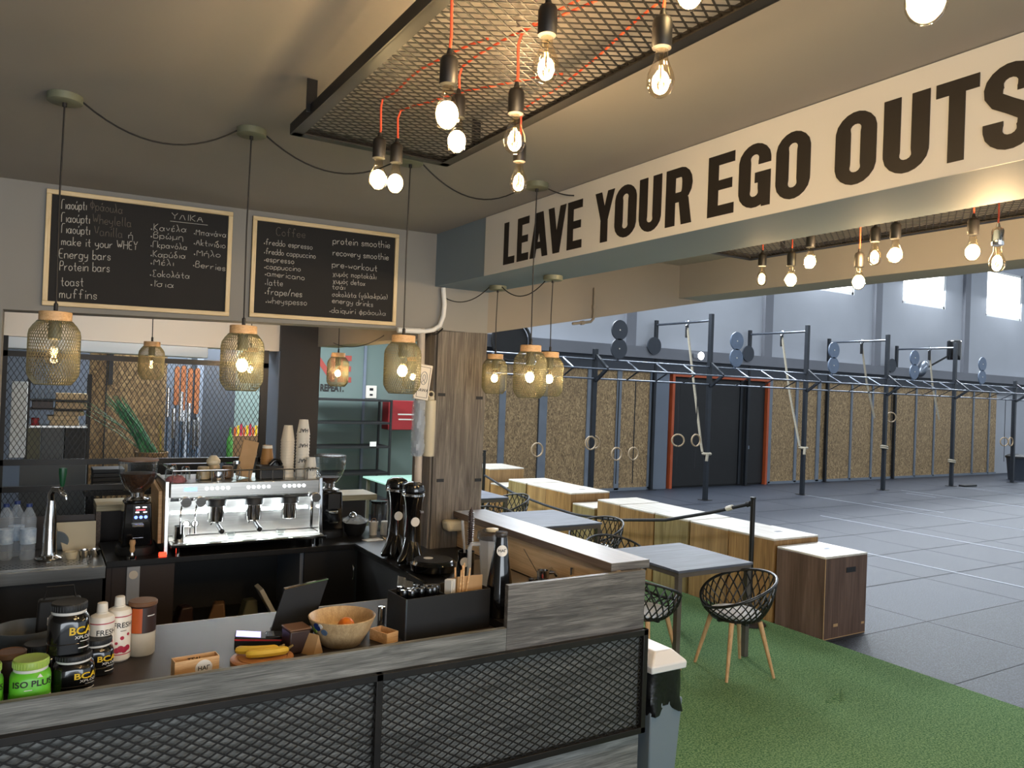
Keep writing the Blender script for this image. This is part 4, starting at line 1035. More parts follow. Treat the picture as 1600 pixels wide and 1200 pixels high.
o = thing('glass_canister', 'dark smoky canister behind the cup and tin', 'canister', (2.36, 5.80, .9005)); MB().lathe([(.062,0),(.064,.01),(.064,.20),(.055,.215)], n=28).build('body', M['smoke'], o); MB().lathe([(.066,.216),(.066,.232),(.001,.236)], n=28).build('lid', M['gloss'], o)
for lab, x, y, mt, rz in (('white paper card lying on the corner of the side counter', 2.17, 5.42, 'paper_white', .15), ('kraft card lying next to the white one', 2.33, 5.42, 'kraft', -.1)):
    tag(MB().box(-.07,.07,-.035,.05,0,.004).build('card', M[mt], loc=(x, y, .9005), rot=rz), lab, 'card')
# drink mixers
def mixer(label, loc, s=1.0):
    g = thing('drink_mixer', label, 'drink mixer', loc, 0, 'black drink mixers by the pillar')
    ft = MB()
    for a in (-2.5, -2.05, -1.6): ft.tube([(.01*math.cos(a),.01*math.sin(a),.20*s),(.035*math.cos(a),.035*math.sin(a),.12*s),(.085*math.cos(a),.085*math.sin(a),.055*s),(.135*math.cos(a),.135*math.sin(a),.026*s),(.16*math.cos(a),.16*math.sin(a),.02)], [.035,.036,.031,.026,.012], 14)
    ft.build('feet', M['gloss'], g)
    MB().lathe([(.08,0),(.083,.01),(.07,.05),(.058,.10),(.052,.30),(.058,.38),(.070,.43)], n=28, sy=1.15).build('column', M['gloss'], g)
    MB().lathe([(.0725,.431),(.076,.435),(.076,.447),(.073,.451)], n=28, sy=1.15).build('chrome_band', M['chrome'], g)
    MB().lathe([(.073,.4515),(.077,.47),(.066,.505),(.035,.522),(.001,.525)], n=28, sy=1.15).build('head', M['gloss'], g)
    MB().tube([(-.01,-.064,.14),(-.01,-.066,.20),(-.01,-.062,.30)], .004, 8).build('spindle', M['chrome'], g)
    MB().disc((-.01,-.066,.27),(0,1,0),.030,.006,24).build('badge', M['white_print'], g)
    MB().box(.03,.05,-.062,-.05,.325,.337).build('switch', M['steel'], g)
    return g
mx_ = mixer('nearer black drink mixer with a white badge, in front of the pillar', (2.14, 4.68, .9005))
copy_tree(mx_, (2.13, 4.93, .9005), label='black drink mixer standing behind the one with the badge')
o = thing('hot_plate', 'round glossy black hot plate on the side counter with a white label', 'hot plate', (2.155, 4.38, .9045))
MB().lathe([(.125,0),(.14,.012),(.145,.05),(.13,.066),(.122,.07),(.001,.072)], n=40).build('body', M['gloss'], o)
MB().disc((-.02,.03,.0735),(0,0,1),.03,.003,24).build('label', M['white_print'], o)
MB().disc((.0,.0,.070),(0,0,1),.121,.006,40).build('plate_rim', M['blackmetal'], o)
o = thing('cream_tub', 'cream plastic tub fixed at the foot of the pillar behind the hot plate', 'tub', (2.63, 4.955, 1.03))
MB().prism([(-.11,.0),(.11,.0),(.125,.075),(-.125,.075)], P_, -.06, .04).build('body', M['cream_plastic'], o, bevel=.018)
# tall things beside the blender
o = thing('utensil_jar', 'dark jar with a round white label holding a stirrer and a brown brush', 'jar', (2.235, 4.10, .9045))
MB().lathe([(.05,0),(.052,.01),(.05,.17),(.046,.17),(.046,.01),(.001,.008)], n=26).build('body', M['gloss'], o)
MB().disc((-.03,-.044,.115),(-.55,-.84,0),.028,.006,24).build('label', M['white_print'], o)
tag(MB().tube([(0,0,.012),(-.03,-.012,.24),(-.035,-.014,.26),(-.05,-.02,.36)], [.005,.007,.009,.009], 10).build('bar_stirrer', M['frost'], loc=(2.235, 4.09, .9055)), 'pale stirrer rod standing in the dark utensil jar', 'stirrer')
o = thing('cleaning_brush', 'dark brown ridged brush upright in the utensil jar', 'brush', (2.262, 4.115, .9055))
MB().tube([(0,0,.012),(.005,0,.20)], .006, 8).build('rod', M['chrome'], o)
br = MB()
for i in range(16): br.lathe([(.006,0),(.022,.004),(.006,.008)], (.006,0,.20+i*.013), 12)
br.lathe([(.012,.20),(.015,.40),(.001,.43)], (.006,0,0), 12)
br.build('head', M['dark_brown'], o)
o = thing('blender_jug', 'frosted blender jug with a dark lid and long handle near the black bottle', 'blender', (2.27, 3.86, .9045))
MB().lathe([(.050,0),(.056,.02),(.078,.27),(.08,.285)], n=8).build('jug', M['frost'], o, smooth=False)
MB().lathe([(.083,.286),(.087,.29),(.085,.325),(.06,.335),(.058,.325),(.001,.325)], n=28).build('lid', M['smoke'], o)
MB().lathe([(.03,.326),(.032,.345),(.001,.35)], n=20, sx=1.2).build('stopper', M['cream_plastic'], o)
MB().tube([(-.075,0.01,.26),(-.125,.015,.262),(-.135,.015,.24),(-.135,.015,.05)], .013, 8).build('handle', M['frost'], o)
# behind the raised panel
o = thing('portafilter_handle', 'bronze toned portafilter with double spout lying behind the raised panel', 'portafilter', (2.50, 3.68, .93))
MB().tube([(-.20,-.10,.02),(-.05,-.03,.05)], [.016,.012], 12).build('grip', M['gloss'], o)
MB().lathe([(.034,0),(.036,.03),(.036,.045),(.03,.045),(.028,.01),(.001,.008)], (.02,.01,.05), 26).build('basket', M['chrome'], o)
MB().tube([(.05,.01,.08),(.09,.0,.08),(.105,-.01,.06)], .013, 10).build('spout', M['chrome'], o); MB().tube([(.06,.03,.08),(.10,.045,.085),(.115,.045,.065)], .013, 10).build('spout', M['chrome'], o)
MB().tube([(-.03,0,.09),(-.10,.04,.22)], .002, 6).build('wire', M['cord'], o)
MB().box(-.05,.05,-.04,.06,-.029,.049).build('stand', M['gloss'], o, bevel=.01)
tag(MB().lathe([(.045,0),(.047,.005),(.047,.05),(.044,.054),(.001,.055)], n=24).build('red_lid_tub', M['red_cap'], loc=(2.41, 3.58, .9045)), 'round red lidded tub beside the black bottle', 'tub')
o = thing('wood_cup', 'turned wooden tea light cup on the side counter by the return', 'cup', (2.565, 3.44, .9005)); MB().lathe([(.032,0),(.034,.01),(.034,.14),(.03,.14),(.028,.02),(.001,.018)], n=24).build('body', M['creamwood'], o)
tag(MB().tube([(0,0,0),(0,0,.17)], .012, 12).build('pepper_mill', M['chrome'], loc=(2.60, 3.52, .9005)), 'small chrome shaker beside the wooden cup', 'shaker')

# ================================================================== ON THE FRONT WORKTOP  (top at z .86)
ZW = .8605
def sq_jar(name, label, loc, w, h, body, lid, grp, prints, rot=0, rim='white_print', lidh=.028):
    """rounded square supplement jar with a screw lid; prints = (text, size, height, material, angle)"""
    j = thing(name, label, 'jar', loc, rot, grp)
    n = 40; hb = h-lidh-.012
    def sq(r, z, k):
        o = []
        for i in range(n):
            a = 2*PI*i/n; c, s_ = math.cos(a), math.sin(a)
            q = (abs(c)**k+abs(s_)**k)**(-1/k)
            o.append((r*q*c, r*q*s_, z))
        return o
    rings = [sq(w*.46,0,3.2), sq(w*.5,.006,3.2), sq(w*.5,hb*.28,3.2), sq(w*.488,hb*.30,3.2), sq(w*.488,hb*.80,3.2), sq(w*.47,hb*.90,2.6), sq(w*.40,hb,2.0)]
    vs = [p for r in rings for p in r]
    fs = [(i*n+q, i*n+(q+1) % n, (i+1)*n+(q+1) % n, (i+1)*n+q) for i in range(len(rings)-1) for q in range(n)]+[tuple(range(n))[::-1], tuple(range((len(rings)-1)*n, len(rings)*n))]
    MB().add(vs, fs).build('body', M[body], j, ang=30)
    MB().lathe([(w*.405,hb),(w*.415,hb+.002),(w*.415,hb+.010),(w*.40,hb+.011)], n=36).build('seal_ring', M[rim], j)
    lb = MB(); k = 36; lb.lathe([(w*.425,hb+.0115),(w*.43,hb+.014),(w*.43,h-.004),(w*.41,h),(w*.36,h-.002),(.001,h-.002)], n=36)
    for i in range(k): a = 2*PI*i/k; lb.box(w*.43*math.cos(a)-.0012, w*.43*math.cos(a)+.0012, w*.43*math.sin(a)-.0012, w*.43*math.sin(a)+.0012, hb+.015, h-.006)
    lb.build('lid', M[lid], j)
    for txt, size, z, mt, a0, bold in prints:
        def fn(a, b, z=z, a0=a0):
            t = a0+a/(w*.5); c, s_ = math.cos(t), math.sin(t)
            q = (abs(c)**3.2+abs(s_)**3.2)**(-1/3.2)
            return (w*.5*q*c*1.012, w*.5*q*s_*1.012, z+b)
        MB().text(txt, size, fn, bold=bold).build('print', M[mt], j, smooth=False)
    return j
GJ = 'supplement jars on the worktop'
A0 = -PI/2+.72
bp = [('BCAA', .040, .088, 'yellow_print', A0, .025), ('XPLODE', .017, .064, 'white_print', A0, .01), ('▬▬▬▬', .008, .05, 'white_print', A0, 0), ('▬▬▬', .014, .026, 'white_print', A0, .0)]
b1 = sq_jar('supplement_jar', 'black jar with yellow BCAA print on top of the jar stack', (.137, 3.37, 1.0), .142, .185, 'gloss', 'black', GJ, bp)
b1.location.z = ZW+.141
b0 = copy_tree(b1, (.158, 3.345, ZW), label='black jar with yellow BCAA print under the topmost jar')
for ch in b0.children: ch.scale.z = .76
b3 = copy_tree(b0, (.243, 3.50, ZW), label='black jar with yellow BCAA print behind, right of the stacked pair')
for ch in b3.children: ch.scale = (.9, .9, .76)
for ch in b0.children: pass
b4 = sq_jar('supplement_jar', 'black jar without visible print behind the green jars', (.047, 3.53, ZW), .125, .135, 'gloss', 'black', GJ, [])
gp = [('ISO PLUS', .030, .086, 'ink', A0-.60, .02), ('▬▬▬', .008, .066, 'white_print', A0-.8, 0), ('▬▬ ▬▬ ▬▬', .016, .036, 'white_print', A0-.45, .01), ('▬▬▬', .016, .02, 'ink', A0-.2, .01), ('▲', .018, .112, 'white_print', A0-.3, 0)]
g1 = sq_jar('supplement_jar', 'lime green jar with ISO PLUS print and green lid, right one of two', (.02, 3.275, ZW), .132, .16, 'lime_plastic', 'lime_lid', GJ, gp)
copy_tree(g1, (-.125, 3.27, ZW), label='lime green jar cut off by the left photo edge')
o = thing('grey_bowl', 'dark grey bowl behind the jars at the left end of the worktop', 'bowl', (.0, 3.83, ZW)); MB().lathe([(.06,0),(.065,.005),(.11,.07),(.125,.12),(.12,.12),(.105,.07),(.055,.01),(.001,.01)], n=36).build('shell', M['fridge_grey'], o)
o = thing('black_pouch', 'black paper pouch with a white letter H behind the jar stack', 'pouch', (.12, 3.86, ZW)); MB().prism([(-.09,0),(.09,0),(.08,.22),(-.08,.22)], P_, -.03, .03).build('pouch', M['black'], o, bevel=.01); MB().text('H', .045, on_front(-.03, -.031, .13), bold=.02).build('print', M['white_print'], o, smooth=False); MB().tube([(-.06,0,.215),(-.05,0,.27),(.05,0,.27),(.06,0,.215)], .004, 6).build('handle', M['black'], o)
o = thing('brown_jar', 'dark brown tub with a light brown lid behind the green jars', 'jar', (-.045, 3.45, ZW))
MB().lathe([(.048,0),(.05,.004),(.05,.115),(.046,.12)], n=32).build('body', M['dark_brown'], o); MB().lathe([(.051,.121),(.052,.124),(.052,.138),(.046,.141),(.043,.138),(.001,.138)], n=32).build('lid', M['brown_lid'], o)
def fresh(label, loc, rot):
    f = thing('syrup_bottle', label, 'bottle', loc, rot, 'white syrup bottles')
    MB().lathe([(.040,0),(.047,.008),(.047,.20),(.042,.212),(.022,.222),(.021,.226)], n=32).build('body', M['white_plastic'], f)
    MB().lathe([(.020,.227),(.021,.229),(.019,.262),(.016,.264),(.001,.264)], n=22).build('cap', M['white_plastic'], f)
    MB().lathe([(.0475,.186),(.0475,.190)], n=32).build('label_line', M['red_print'], f)
    MB().lathe([(.0475,.030),(.0475,.034)], n=32).build('label_line', M['red_print'], f)
    MB().text('FRESH', .030, on_cyl(.0478, .152), bold=.012).build('print', M['ink'], f, smooth=False)
    MB().text('▬▬▬', .008, on_cyl(.0478, .130), bold=.0).build('print', M['ink'], f, smooth=False)
    bl = MB()
    for a, z, s in ((-.5,.05,.012),(-.2,.055,.014),(.1,.05,.013),(.4,.056,.012),(-.1,.10,.008),(.45,.112,.006),(-.55,.08,.006)):
        t = -PI/2+a; bl.disc((.0472*math.cos(t), .0472*math.sin(t), z), (math.cos(t), math.sin(t), 0), s, .002, 12)
    bl.build('berry_print', M['red_print'], f)
    return f
f1 = fresh('white bottle with FRESH print, nearer the black jars', (.262, 3.545, ZW), .38)
copy_tree(f1, (.332, 3.62, ZW), .30, label='white bottle with FRESH print beside the brown lidded shaker')
o = thing('protein_shaker', 'tall tub with orange and brown sleeve over a pale lower half, brown lid', 'tub', (.425, 3.66, ZW))
MB().lathe([(.050,0),(.054,.006),(.054,.098)], n=32).build('powder', M['pale_powder'], o)
MB().lathe([(.0545,.099),(.0545,.205),(.05,.21)], n=32).build('sleeve', M['dark_brown'], o)
MB().add([(.0552*math.cos(t), .0552*math.sin(t), z) for t in [ -2.5+.09*i for i in range(10)] for z in (.10,.204)], [(2*i, 2*i+2, 2*i+3, 2*i+1) for i in range(9)]).build('sleeve_panel', M['orange_print'], o)
MB().lathe([(.057,.211),(.058,.214),(.058,.224),(.054,.228),(.001,.228)], n=32).build('lid', M['brown_lid'], o)
MB().text('▬▬▬', .012, on_cyl(.0556, .172, -1.0)).build('print', M['white_print'], o, smooth=False)
o = thing('tea_box', 'small pale wooden box with a white HAΓ sticker by the ledge', 'box', (.583, 3.295, ZW), .08)
mb = MB(); mb.box(-.085,.085,-.03,-.026,.0,.075); mb.box(-.085,.085,.026,.03,0,.075); mb.box(-.085,-.081,-.026,.026,0,.075); mb.box(.081,.085,-.026,.026,0,.075); mb.box(-.081,.081,-.026,.026,0,.004)
mb.build('box', M['lightwood'], o, bevel=.001)
MB().disc((.025,-.0312,.035),(0,1,0),.033,.0015,32).build('sticker', M['white_print'], o)
MB().text('HAΓ', .024, on_front(.025, -.0325, .035), bold=.02).build('print', M['ink'], o, smooth=False)
MB().text('ΤΣΑΙ', .022, on_front(.0, .0255, .055), bold=.03).build('print', M['ink'], o, smooth=False)
o = thing('round_board', 'round wooden serving board carrying the bananas', 'board', (.855, 3.33, ZW))
MB().lathe([(.118,0),(.128,.006),(.128,.022),(.118,.028),(.104,.028),(.102,.024),(.098,.024),(.096,.028),(.001,.028)], n=48).build('disc', M['board'], o)
def banana(label, loc, rot, lift):
    b = thing('banana', label, 'banana', loc, rot, 'bananas on the round board')
    pts, rr = [], []
    for i in range(13):
        t = i/12; a = (t-.5)*1.25
        pts.append((.14*math.sin(a), .14*(1-math.cos(a))*.9, lift+.004*math.sin(t*PI)))
        rr.append(.0175*min(1, .45+2.2*math.sin(PI*min(max(t, .04), .96))))
    MB().tube(pts, rr, 7).build('fruit', M['banana_yellow'], b, ang=25)
    MB().tube([pts[-1], (pts[-1][0]+.016, pts[-1][1]+.016, pts[-1][2]+.004), (pts[-1][0]+.028, pts[-1][1]+.022, pts[-1][2]+.008)], [.008,.005,.005], 7).build('stem', M['reed_brown'], b)
    return b
banana('front banana of the pair on the round board', (.87, 3.295, ZW+.0285), -.08, .0175)
banana('banana lying behind the front one on the round board', (.835, 3.345, ZW+.0285), -.32, .018)
o = thing('card_reader', 'black card reader with a lavender screen and red edge', 'card reader', (.90, 3.545, ZW), -.25)
MB().prism([(-.11,0),(.12,0),(.12,.035),(-.11,.06)], P_, -.05, .05).build('body', M['black'], o, bevel=.006)
MB().prism([(-.105,.0605),(.0,.0493),(.0,.0505),(-.105,.0617)], P_, -.042, .04).build('screen', M['screen_lav'], o, smooth=False)
MB().prism([(-.11,.045),(.12,.03),(.12,.036),(-.11,.051)], P_, -.0535, -.0505).build('edge', M['red_cap'], o)
MB().box(.02,.10,-.04,.04,.040,.052).build('receipt_cover', M['gloss'], o, bevel=.004)
o = thing('till_display', 'black till screen tilted back with a thin bright top edge', 'till', (1.10, 3.66, ZW), .12)
MB().prism([(-.135,.02),(.075,.02),(.145,.235),(-.075,.215)], P_, -.006, .006).build('screen', M['black'], o, bevel=.003)
MB().prism([(-.075,.2155),(.145,.2355),(.145,.241),(-.075,.221)], P_, -.007, .007).build('top_edge', M['chrome'], o)
MB().box(-.10,.06,-.05,.09,0,.0195).build('foot', M['black'], o, bevel=.004)
o = thing('brown_stand', 'dark brown box stand between the card reader and the fruit bowl', 'stand', (1.02, 3.42, ZW), .1)
MB().box(-.045,.05,-.05,.05,0,.10).build('body', M['dark_brown'], o, bevel=.006); MB().box(-.047,.052,-.052,.052,.1005,.108).build('top', M['brown_lid'], o, bevel=.003)
o = thing('menu_card', 'pale folded card leaning beside the fruit bowl', 'card', (1.075, 3.36, ZW), .5); MB().prism([(-.03,0),(.03,0),(0,.085)], P_, -.04, .04).build('card', M['kraft'], o, smooth=False)
o = thing('fruit_bowl', 'pale bamboo bowl with coloured dots holding an orange', 'bowl', (1.235, 3.43, ZW))
MB().lathe([(.085,0),(.09,.004),(.125,.06),(.15,.122),(.152,.128),(.148,.130),(.143,.122),(.118,.066),(.09,.05),(.001,.048)], n=56).build('shell', M['bowlwood'], o)
for a, z, s, mt in ((-2.75,.105,.02,'blue_cap'),(-2.5,.085,.016,'steel_blue'),(-2.95,.085,.015,'lime_lid'),(-2.6,.112,.012,'white_print')):
    r = .125+(z-.06)*.4; MB().disc((r*math.cos(a)*1.004, r*math.sin(a)*1.004, z), (math.cos(a), math.sin(a), -.4), s, .003, 16).build('painted_dot', M[mt], o)
o = thing('orange', 'orange lying in the bamboo bowl', 'orange', (1.245, 3.40, ZW+.0485)); MB().ball((0,0,.038), .038, 28, 16).build('fruit', M['orange_peel'], o)
o = thing('wood_tray', 'small open pale wooden box right of the fruit bowl', 'box', (1.425, 3.385, ZW), .35)
mb = MB(); mb.box(-.035,.035,-.06,-.056,0,.05); mb.box(-.035,.035,.056,.06,0,.05); mb.box(-.035,-.031,-.056,.056,0,.05); mb.box(.031,.035,-.056,.056,0,.05); mb.box(-.031,.031,-.056,.056,0,.004); mb.build('box', M['lightwood'], o, bevel=.001)
o = thing('glass_cup', 'clear glass with a white rim behind the fruit bowl', 'glass', (1.38, 3.56, ZW)); MB().lathe([(.028,0),(.034,.09),(.031,.09),(.026,.006),(.001,.005)], n=24).build('body', M['jarglass'], o); MB().lathe([(.0255,.007),(.03,.075),(.001,.076)], n=20).build('filling', M['paper_white'], o)
tag(MB().lathe([(.020,0),(.020,.08),(.018,.095),(.001,.097)], n=20).build('steel_shaker', M['chrome'], loc=(1.50, 3.60, ZW)), 'chrome shaker standing left of the black bin', 'shaker')
# black organiser with straws and napkins
o = thing('napkin_bin', 'black rectangular countertop bin filled with straws and napkins', 'bin', (1.735, 3.44, ZW), .06)
mb = MB(); W2, D2, H2 = .235, .10, .195
mb.box(-W2,W2,-D2,-D2+.005,0,H2); mb.box(-W2,W2,D2-.005,D2,0,H2); mb.box(-W2,-W2+.005,-D2+.005,D2-.005,0,H2); mb.box(W2-.005,W2,-D2+.005,D2-.005,0,H2); mb.box(-W2+.005,W2-.005,-D2+.005,D2-.005,0,.005); mb.box(-.005,.0,-D2+.005,D2-.005,.005,H2-.01)
mb.build('body', M['black'], o, bevel=.002)
MB().box(-W2-.002,-W2+.004,-D2-.003,-D2+.003,0,H2).build('corner_edge', M['bare'], o)
def binloc(x, y, z): 
    c, s_ = math.cos(.06), math.sin(.06); return (1.735+x*c-y*s_, 3.44+x*s_+y*c, ZW+z)
for i in range(14):
    x = -.21+.014*i
    tag(MB().lathe([(.011,0),(.017,.17),(.020,.20),(.017,.215),(.001,.216)], n=14).build('cup_cover', M['gloss'], loc=binloc(x, random.uniform(-.05,.05), .006)), 'black plastic cup lid among those at the left end of the black bin', 'cup cover', 'black lids in the bin')
for i in range(3):
    tag(MB().box(-.002,.002,-.022,.022,0,.235).build('sugar_sachet', M['paper_white'], loc=binloc(.03+.014*i, -.03+.01*i, .006), rot=.4+.3*i), 'white sachet standing in the middle of the black bin', 'sachet', 'white sachets in the bin')
for i in range(8):
    mb = MB(); mb.T = Matrix.Rotation(random.uniform(-.12,.1), 4, 'Y') @ Matrix.Rotation(random.uniform(-.1,.1), 4, 'X'); mb.box(-.004,.004,-.0012,.0012,0,.27+.004*i)
    tag(mb.build('wooden_stirrer', M['lightwood'], loc=binloc(.085+.006*i, -.035+.01*(i % 4), .008)), 'pale wooden stirrer standing in the black bin before the napkins', 'stirrer', 'wooden stirrers in the bin')
for i in range(6):
    tag(MB().box(-.07,.07,-.002,.002,0,.245-.004*i).build('napkin', M['kraft'], loc=binloc(.155, -.03+.014*i, .006), rot=.03*i-.02), 'brown paper napkin in the pack at the right end of the black bin', 'napkin', 'napkins in the bin')
# black bottle
o = thing('black_bottle', 'tall glossy black drip shaped bottle with a round white HAΓ sticker', 'bottle', (2.0, 3.42, .9005))
o.location = (2.055, 3.40, .9005)
MB().lathe([(.070,0),(.074,.006),(.073,.10),(.060,.19),(.043,.30),(.0365,.345),(.032,.38),(.030,.40)], n=32).build('body', M['gloss'], o)
MB().lathe([(.031,.4005),(.032,.405),(.032,.422),(.030,.425),(.001,.425)], n=28).build('cap', M['smoke'], o)
def onb(a, b): t = -PI/2-.35+a/.036; return ((.0412-b*.16)*math.cos(t), (.0412-b*.16)*math.sin(t), .335+b)
st = MB(); k = 28; pv = [onb(0, 0)]+[onb(.026*math.cos(2*PI*i/k), .028*math.sin(2*PI*i/k)) for i in range(k)]
st.add(pv, [(0, 1+i, 1+(i+1) % k) for i in range(k)]); st.build('sticker', M['white_print'], o)
MB().text('HAΓ', .019, lambda a, b: tuple(1.012*c if i < 2 else c for i, c in enumerate(onb(a, b))), bold=.02).build('print', M['ink'], o, smooth=False)
o = thing('striped_towel', 'grey striped towel hanging at the side counter front', 'towel', (2.0, 4.35, .66)); mb = MB()
n = 14; vs = []
for i in range(n+1):
    for z in (0, -.1, -.25, -.42): vs.append((.012*math.sin(i*1.3+z*6)-.012, -.16+.32*i/n, z+.20))
mb.add(vs, [(4*i+k_, 4*i+k_+1, 4*i+k_+5, 4*i+k_+4) for i in range(n) for k_ in range(3)]); to = mb.build('cloth', M['towel_grey'], o); so = to.modifiers.new('thick', 'SOLIDIFY'); so.thickness = .004

# pillar fittings
o = thing('small_poster', 'white framed KAWA poster tilted against the pillar above the cup tube', 'sign', (2.262, 4.9, 1.962), 0)
mb = MB(); TT = Matrix.Rotation(.12, 4, 'Y'); mb.T = TT; mb.box(-.055,.055,-.012,.012,0,.245); mb.build('frame', M['white_plastic'], o, bevel=.004)
mb = MB(); mb.T = TT
for b in ((-.042,.042,.015,.018), (-.042,.042,.225,.228), (-.042,-.039,.018,.225), (.039,.042,.018,.225)): mb.box(b[0], b[1], -.0135, -.012, b[2], b[3])
mb.build('border', M['ink'], o, smooth=False)
mb = MB(); mb.T = TT; mb.text('KAWA', .030, on_front(0, -.0135, .065), bold=.012); mb.build('print', M['ink'], o, smooth=False)
mb = MB(); mb.T = TT
mb.tube([(.024*math.cos(t), -.0132, .15+.045*math.sin(t)) for t in (2*PI*i/24 for i in range(24))], .0022, 5, closed=True); mb.tube([(.010*math.cos(t), -.0132, .155+.020*math.sin(t)) for t in (2*PI*i/16 for i in range(16))], .002, 5, closed=True); mb.tube([(0,-.0132,.135),(.012,-.0132,.118)], .002, 5); mb.tube([(-.002,-.0132,.135),(-.014,-.0132,.118)], .002, 5)
mb.build('emblem', M['bin_grey'], o, smooth=False)
o = thing('cup_dispenser', 'cream upright cup tube with cap fixed beside the pillar under the poster', 'dispenser', (2.368, 4.95, 1.565))
MB().lathe([(.036,0),(.038,.004),(.038,.39),(.034,.395)], n=28).build('tube', M['cream_plastic'], o); MB().lathe([(.024,.396),(.026,.40),(.024,.42),(.001,.422)], n=24).build('cap', M['cream_plastic'], o); MB().ring((0,0,.435),(.3,1,0),.02,.006,20,6).build('ring', M['cream_plastic'], o)
MB().box(-.02,.02,.036,.055,.05,.35).build('bracket', M['white_plastic'], o)
o = thing('wrapped_lids', 'stack of lids in crinkled clear plastic wrap left of the cream cup tube', 'pack', (2.275, 4.94, 1.568))
mb = MB(); random.seed(11); n = 20; K = 18; vs = []
for k_ in range(K+1):
    for i in range(n):
        a = 2*PI*i/n; r = .047*(1+.05*math.sin(a*3+k_*.9)+.04*math.sin(a*7+k_*1.7))*(1 if 0 < k_ < K else .8); vs.append((r*math.cos(a), r*math.sin(a), .39*k_/K))
mb.add(vs, [(k_*n+i, k_*n+(i+1) % n, (k_+1)*n+(i+1) % n, (k_+1)*n+i) for k_ in range(K) for i in range(n)]+[tuple(range(n))[::-1], tuple(range(K*n, K*n+n))]); mb.build('wrap', M['wrap'], o, ang=15)
lids = MB()
for k_ in range(24): lids.lathe([(.030,0),(.036,.004),(.036,.010),(.001,.011)], (0,0,.01+.0155*k_), 20)
lo = lids.build('lids', M['steel_blue'], o); lo['kind'] = 'stuff'
MB().tube([(.03,.03,.38),(.05,.06,.39)], .004, 6).build('hook', M['chrome'], o)

# ================================================================== CAFE FURNITURE
def table(label, x0, x1, y0, y1, z=.76):
    t = thing('cafe_table', label, 'table', ((x0+x1)/2, (y0+y1)/2, .0125), 0, 'grey topped cafe tables on the turf')
    hx, hy = (x1-x0)/2, (y1-y0)/2; z -= .0125
    MB().box(-hx, hx, -hy, hy, z-.018, z).build('top', M['tabletop'], t, bevel=.002)
    fr_ = MB(); fr_.box(-hx+.01, hx-.01, -hy+.01, -hy+.03, z-.055, z-.019); fr_.box(-hx+.01, hx-.01, hy-.03, hy-.01, z-.055, z-.019); fr_.box(-hx+.01, -hx+.03, -hy+.03, hy-.03, z-.055, z-.019); fr_.box(hx-.03, hx-.01, -hy+.03, hy-.03, z-.055, z-.019)
    fr_.build('frame', M['tableleg'], t)
    for sx in (1, -1):
        for sy in (1, -1): MB().box(sx*(hx-.03)-.02, sx*(hx-.03)+.02, sy*(hy-.03)-.02, sy*(hy-.03)+.02, 0, z-.056).build('leg', M['tableleg'], t)
    return t
table('grey cafe table nearest the bar end with a lattice chair in front', 4.10, 4.90, 4.23, 5.06)
table('grey cafe table second from the front, behind the bar return top', 4.17, 4.88, 6.13, 7.0)
table('grey cafe table third from the front, partly behind the pillar', 4.16, 4.90, 7.97, 8.80)
def make_chair(label, loc, rot):
    c = thing('lattice_chair', label, 'chair', loc, rot, 'black lattice bucket chairs with white seats')
    # faces +Y; phi measured from +Y (front) round the back
    def rimz(ph):
        b = .5-.5*math.cos(ph)      # 0 front, 1 back
        return .49+.235*(b**.75)
    def surf(ph, t):
        rb, rt = .175, .285
        r = rb+(rt-rb)*math.sin(t*PI/2)
        zz = .405+(rimz(ph)-.405)*(t**1.25)
        ry = r*(1.0 if math.cos(ph) < 0 else .86)
        return Vector((r*1.02*math.sin(ph), ry*math.cos(ph)+.0, zz))
    nn = 27; lt = MB()
    for sg in (1, -1):
        for i in range(nn):
            p0 = 2*PI*i/nn; lt.tube([surf(p0+sg*.62*k_/8, k_/8) for k_ in range(9)], .0058, 4, cap=False)
    lt.ring((0,0,.405),(0,0,1),.177,.009,32,6)
    lt.build('lattice_shell', M['shell_black'], c)
    MB().tube([surf(2*PI*i/48, 1.0) for i in range(48)], .0105, 8, closed=True).build('rim', M['shell_black'], c)
    MB().lathe([(.001,.0),(.17,.0),(.183,.012)], (0,0,.398), 32).build('seat_pan', M['shell_black'], c)
    MB().lathe([(.001,.0),(.17,.0),(.192,.015),(.185,.035),(.16,.042),(.001,.044)], (0,0,.413), 36).build('seat_pad', M['seat_white'], c)
    MB().box(-.15,.15,-.012,.012,.372,.397).build('under_frame', M['black'], c); MB().box(-.012,.012,-.15,.15,.372,.396).build('under_frame', M['black'], c)
    for sx in (1, -1):
        for sy in (1, -1): MB().tube([(sx*.135, sy*.12, .397), (sx*.215, sy*.20, 0)], [.019, .011], 12).build('leg', M['legwood'], c)
    return c
TZ = .0125
ch = make_chair('black lattice chair with white seat in front of the nearest table', (4.545, 4.075, TZ), 1.33)
for x, y, r, lab in ((3.93, 4.42, -1.35, 'black lattice chair half hidden by the bar end, nearer of the two there'), (4.06, 5.01, -1.75, 'black lattice chair behind the nearer one at the bar end, under the table edge'), (4.50, 5.42, 3.05, 'black lattice chair at the far side of the nearest table, only its rim showing above'),
                     (5.02, 6.42, 1.75, 'black lattice chair at the right side of the second table, before the plywood boxes'), (4.30, 7.28, 2.9, 'black lattice chair at the far side of the second table above the return'), (5.05, 8.28, 1.6, 'black lattice chair beside the third table near the pillar')):
    copy_tree(ch, (x, y, TZ), r, lab)
